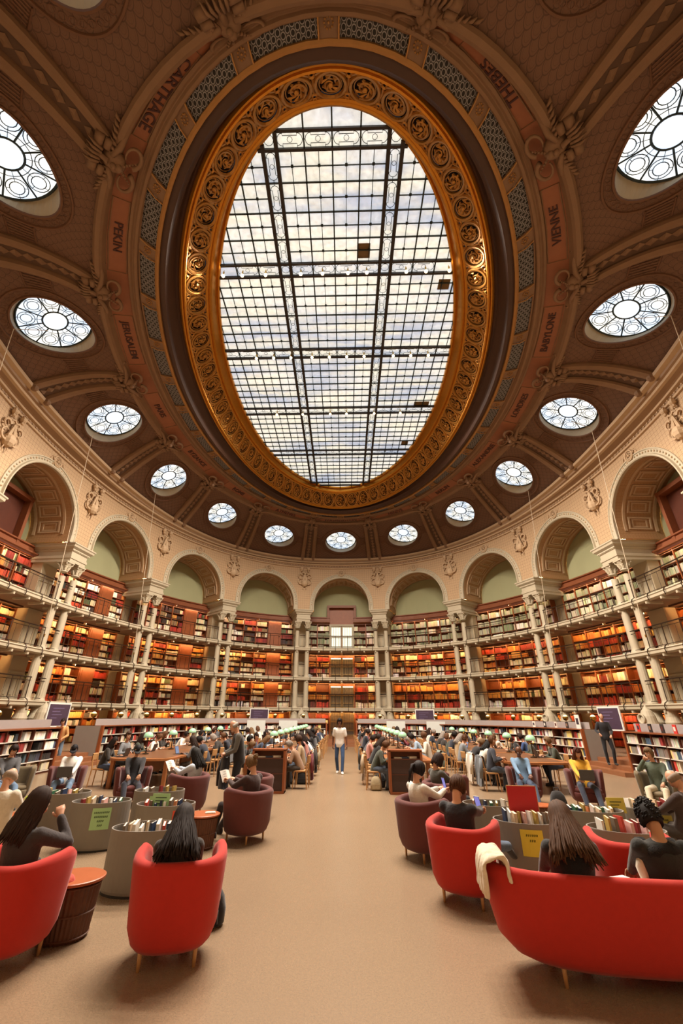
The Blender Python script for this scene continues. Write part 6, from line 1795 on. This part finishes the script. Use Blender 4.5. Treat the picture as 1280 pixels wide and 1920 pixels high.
x, y = at_px(637, 1450, 0); person('walk', x, y, 178, '#e6e3de', '#2f4a72', '#efece6', 'short', '#120c0a', SKIN_D, 'man in white T-shirt and blue jeans walking down the aisle', tname='t_shirt', sleeve=.5, vox=.014, scale=1.03)
x, y = at_px(1148, 1434, .28); person('guard', x, y, 165, '#16151c', '#14131a', '#121114', 'bald_rim', '#4a3a30', SKINM, 'guard in black sweater standing on the right-hand steps', z=.28, tname='sweater', vox=.018, scale=1.0)
x, y = at_px(98, 1440, 0); person('browse', x, y, 200, '#c9955c', '#5a6a7c', '#2a2424', 'bun', '#2a1812', SKINM, 'woman in tan patterned shirt and jeans standing by the left low bookcase', tname='shirt', vox=.018)
x, y = at_px(1002, 1436, .3); person('laptop', x, y+.3, 60, '#2f4a7c', '#22242e', '#1c1a1a', 'short', '#2a1812', SKINM, 'person in blue sitting close to the right low bookcase', tname='top', vox=.02)
# phones and pages they hold
def phone(x, y, z, rz, tilt, label, lit=True):
    t = thing('phone', label, 'phone', (x, y, z), kind='thing'); t.rotation_euler = (math.radians(tilt), 0, math.radians(rz))
    mb = MB(); mb.box(-.036, .036, -.004, .004, -.075, .075); mb.build('case', BLK, t)
    mb = MB(); mb.box(-.032, .032, -.0055, -.004, -.07, .07); mb.build('screen', mat('phone_screen', '#3a3a5a', .2, emit='#8a8ad8', es=.7), t)
x, y = local(1.46, 6.6, -34, (.04, .45)); phone(x, y, .88, -34, 30, 'phone with lit screen held by the man in dark hoodie')
x, y = local(1.25, 8.22, -62, (0, .4)); phone(x, y, .92, -62, 15, 'phone held up by the woman in white')
def page(x, y, z, rz, tilt, label, w_=.3, h=.22):
    t = thing('papers', label, 'papers', (x, y, z), kind='thing'); t.rotation_euler = (math.radians(tilt), 0, math.radians(rz))
    mb = MB(); mb.grid([[(lerp(-w_/2, w_/2, k/6), .012*abs(k-3), v) for k in range(7)] for v in (-h/2, h/2)]); mb.build('sheet', WHT, t)
    mb = MB(); [mb.box(-w_*.4, -.02, -.004, 0, h*.3-.04*j, h*.3-.04*j+.006) for j in range(4)]; mb.build('print', mat('ink_grey', '#6a6660', .7), t)
x0, y0 = at_px(350, 1492, .35); x, y = local(x0, y0, 75, (0, .46)); page(x, y, .9, 75, -35, 'open white papers held by the woman in light blue')
x, y = local(-1.78, 9.08, 62, (0, .46)); page(x, y, .9, 62, -30, 'white book held by the person with the bun', .24, .2)
# cream cloth over the sofa arm
t = thing('cream_scarf', 'crumpled cream cloth thrown over the arm of the red sofa', 'cloth', (1.3, 4.95, 0), math.radians(-6), kind='thing')
mb = MB(); rows = []
RS = random.Random(4)
for j in range(15):
    s = -1.15+2.3*j/14; row = []
    for k in range(16):
        u = lerp(-.24, .22, k/15); fold = .018*math.sin(k*1.7+j*.9)+.014*math.sin(k*3.1-j*1.3)
        if abs(s) < .35: x_, z_ = s*.2, .79+fold
        else: x_, z_ = math.copysign(.085+.03*abs(fold)*10*.3, s), .79-(abs(s)-.35)*(.34 if s < 0 else .2)+fold*.6
        row.append((x_+fold*.8, u+.02*math.sin(j*2.1+k), z_))
    rows.append(row)
mb.grid(rows); me_ = mb.mesh('scarf', [cloth('#d9c9b2')], True)
o = bpy.data.objects.new('folded_cloth', me_); COL.objects.link(o); o.parent = t
sm = o.modifiers.new('thick', 'SOLIDIFY'); sm.thickness = .03; ss = o.modifiers.new('soft', 'SUBSURF'); ss.levels = 1; ss.render_levels = 1
# fur collar and pale lining of the curly-haired person's jacket, open book on the sofa back
x, y = local(2.75, 4.95, -8, (0, -.12)); t = thing('fur_collar', 'black fur collar round the neck of the curly-haired person', 'collar', (x, y, .86), kind='thing')
mb = MB(); mb.tube([(.15*math.cos(a), .11*math.sin(a), .02*math.sin(3*a)) for a in [2*PI*k/18 for k in range(18)]], [.06+.008*math.sin(k*2.3) for k in range(18)], 8, closed=True); mb.build('fur', mat('black_fur', '#0f0c0d', .9, var=.3, vs=60., bump=.6, bs=120.), t, smooth=True)
mb = MB(); mb.tube([(-.16, .0, -.03), (-.2, -.02, -.12), (-.19, -.04, -.25)], [.03, .04, .03], 7); mb.build('pale_lining', cloth('#cfc2ae'), t, smooth=True)
x, y = local(2.33, 4.95, -6, (.08, .0)); t = thing('magazine', 'open magazine lying between the two people on the sofa', 'magazine', (x, y-.1, .62), math.radians(20), kind='thing')
mb = MB(); mb.box(-.1, .1, -.14, .14, 0, .012); mb.build('cover', BLK, t); mb = MB(); mb.box(-.09, .09, -.13, .13, .012, .02); mb.build('pages', WHT, t)
# ---------------------------------------------------------------- light
for x, y, z, row in BULBS:
    l = bpy.data.lights.new('bulb_light', 'SPOT'); l.energy = (1180, 1250, 1650)[row]; l.color = (1, .86, .71); l.shadow_soft_size = .2; l.spot_size = (2.6, 2.7, 2.9)[row]; l.spot_blend = (.6, .5, .35)[row]
    o = bpy.data.objects.new('bulb_light', l); COL.objects.link(o); o.location = (x, y, z-.1)
w = bpy.data.worlds.new('world'); SC.world = w; w.use_nodes = True
w.node_tree.nodes['Background'].inputs[0].default_value = (.5, .6, .75, 1); w.node_tree.nodes['Background'].inputs[1].default_value = .02
SC.view_settings.view_transform = 'Standard'; SC.view_settings.look = 'None'; SC.view_settings.exposure = .28; SC.view_settings.gamma = 1
SC.cycles.use_denoising = True; SC.cycles.use_adaptive_sampling = True; SC.cycles.adaptive_threshold = .035; SC.cycles.max_bounces = 6; SC.cycles.diffuse_bounces = 4; SC.cycles.glossy_bounces = 3; SC.cycles.transmission_bounces = 4; SC.cycles.caustics_reflective = False; SC.cycles.caustics_refractive = False; SC.cycles.sample_clamp_indirect = 4.
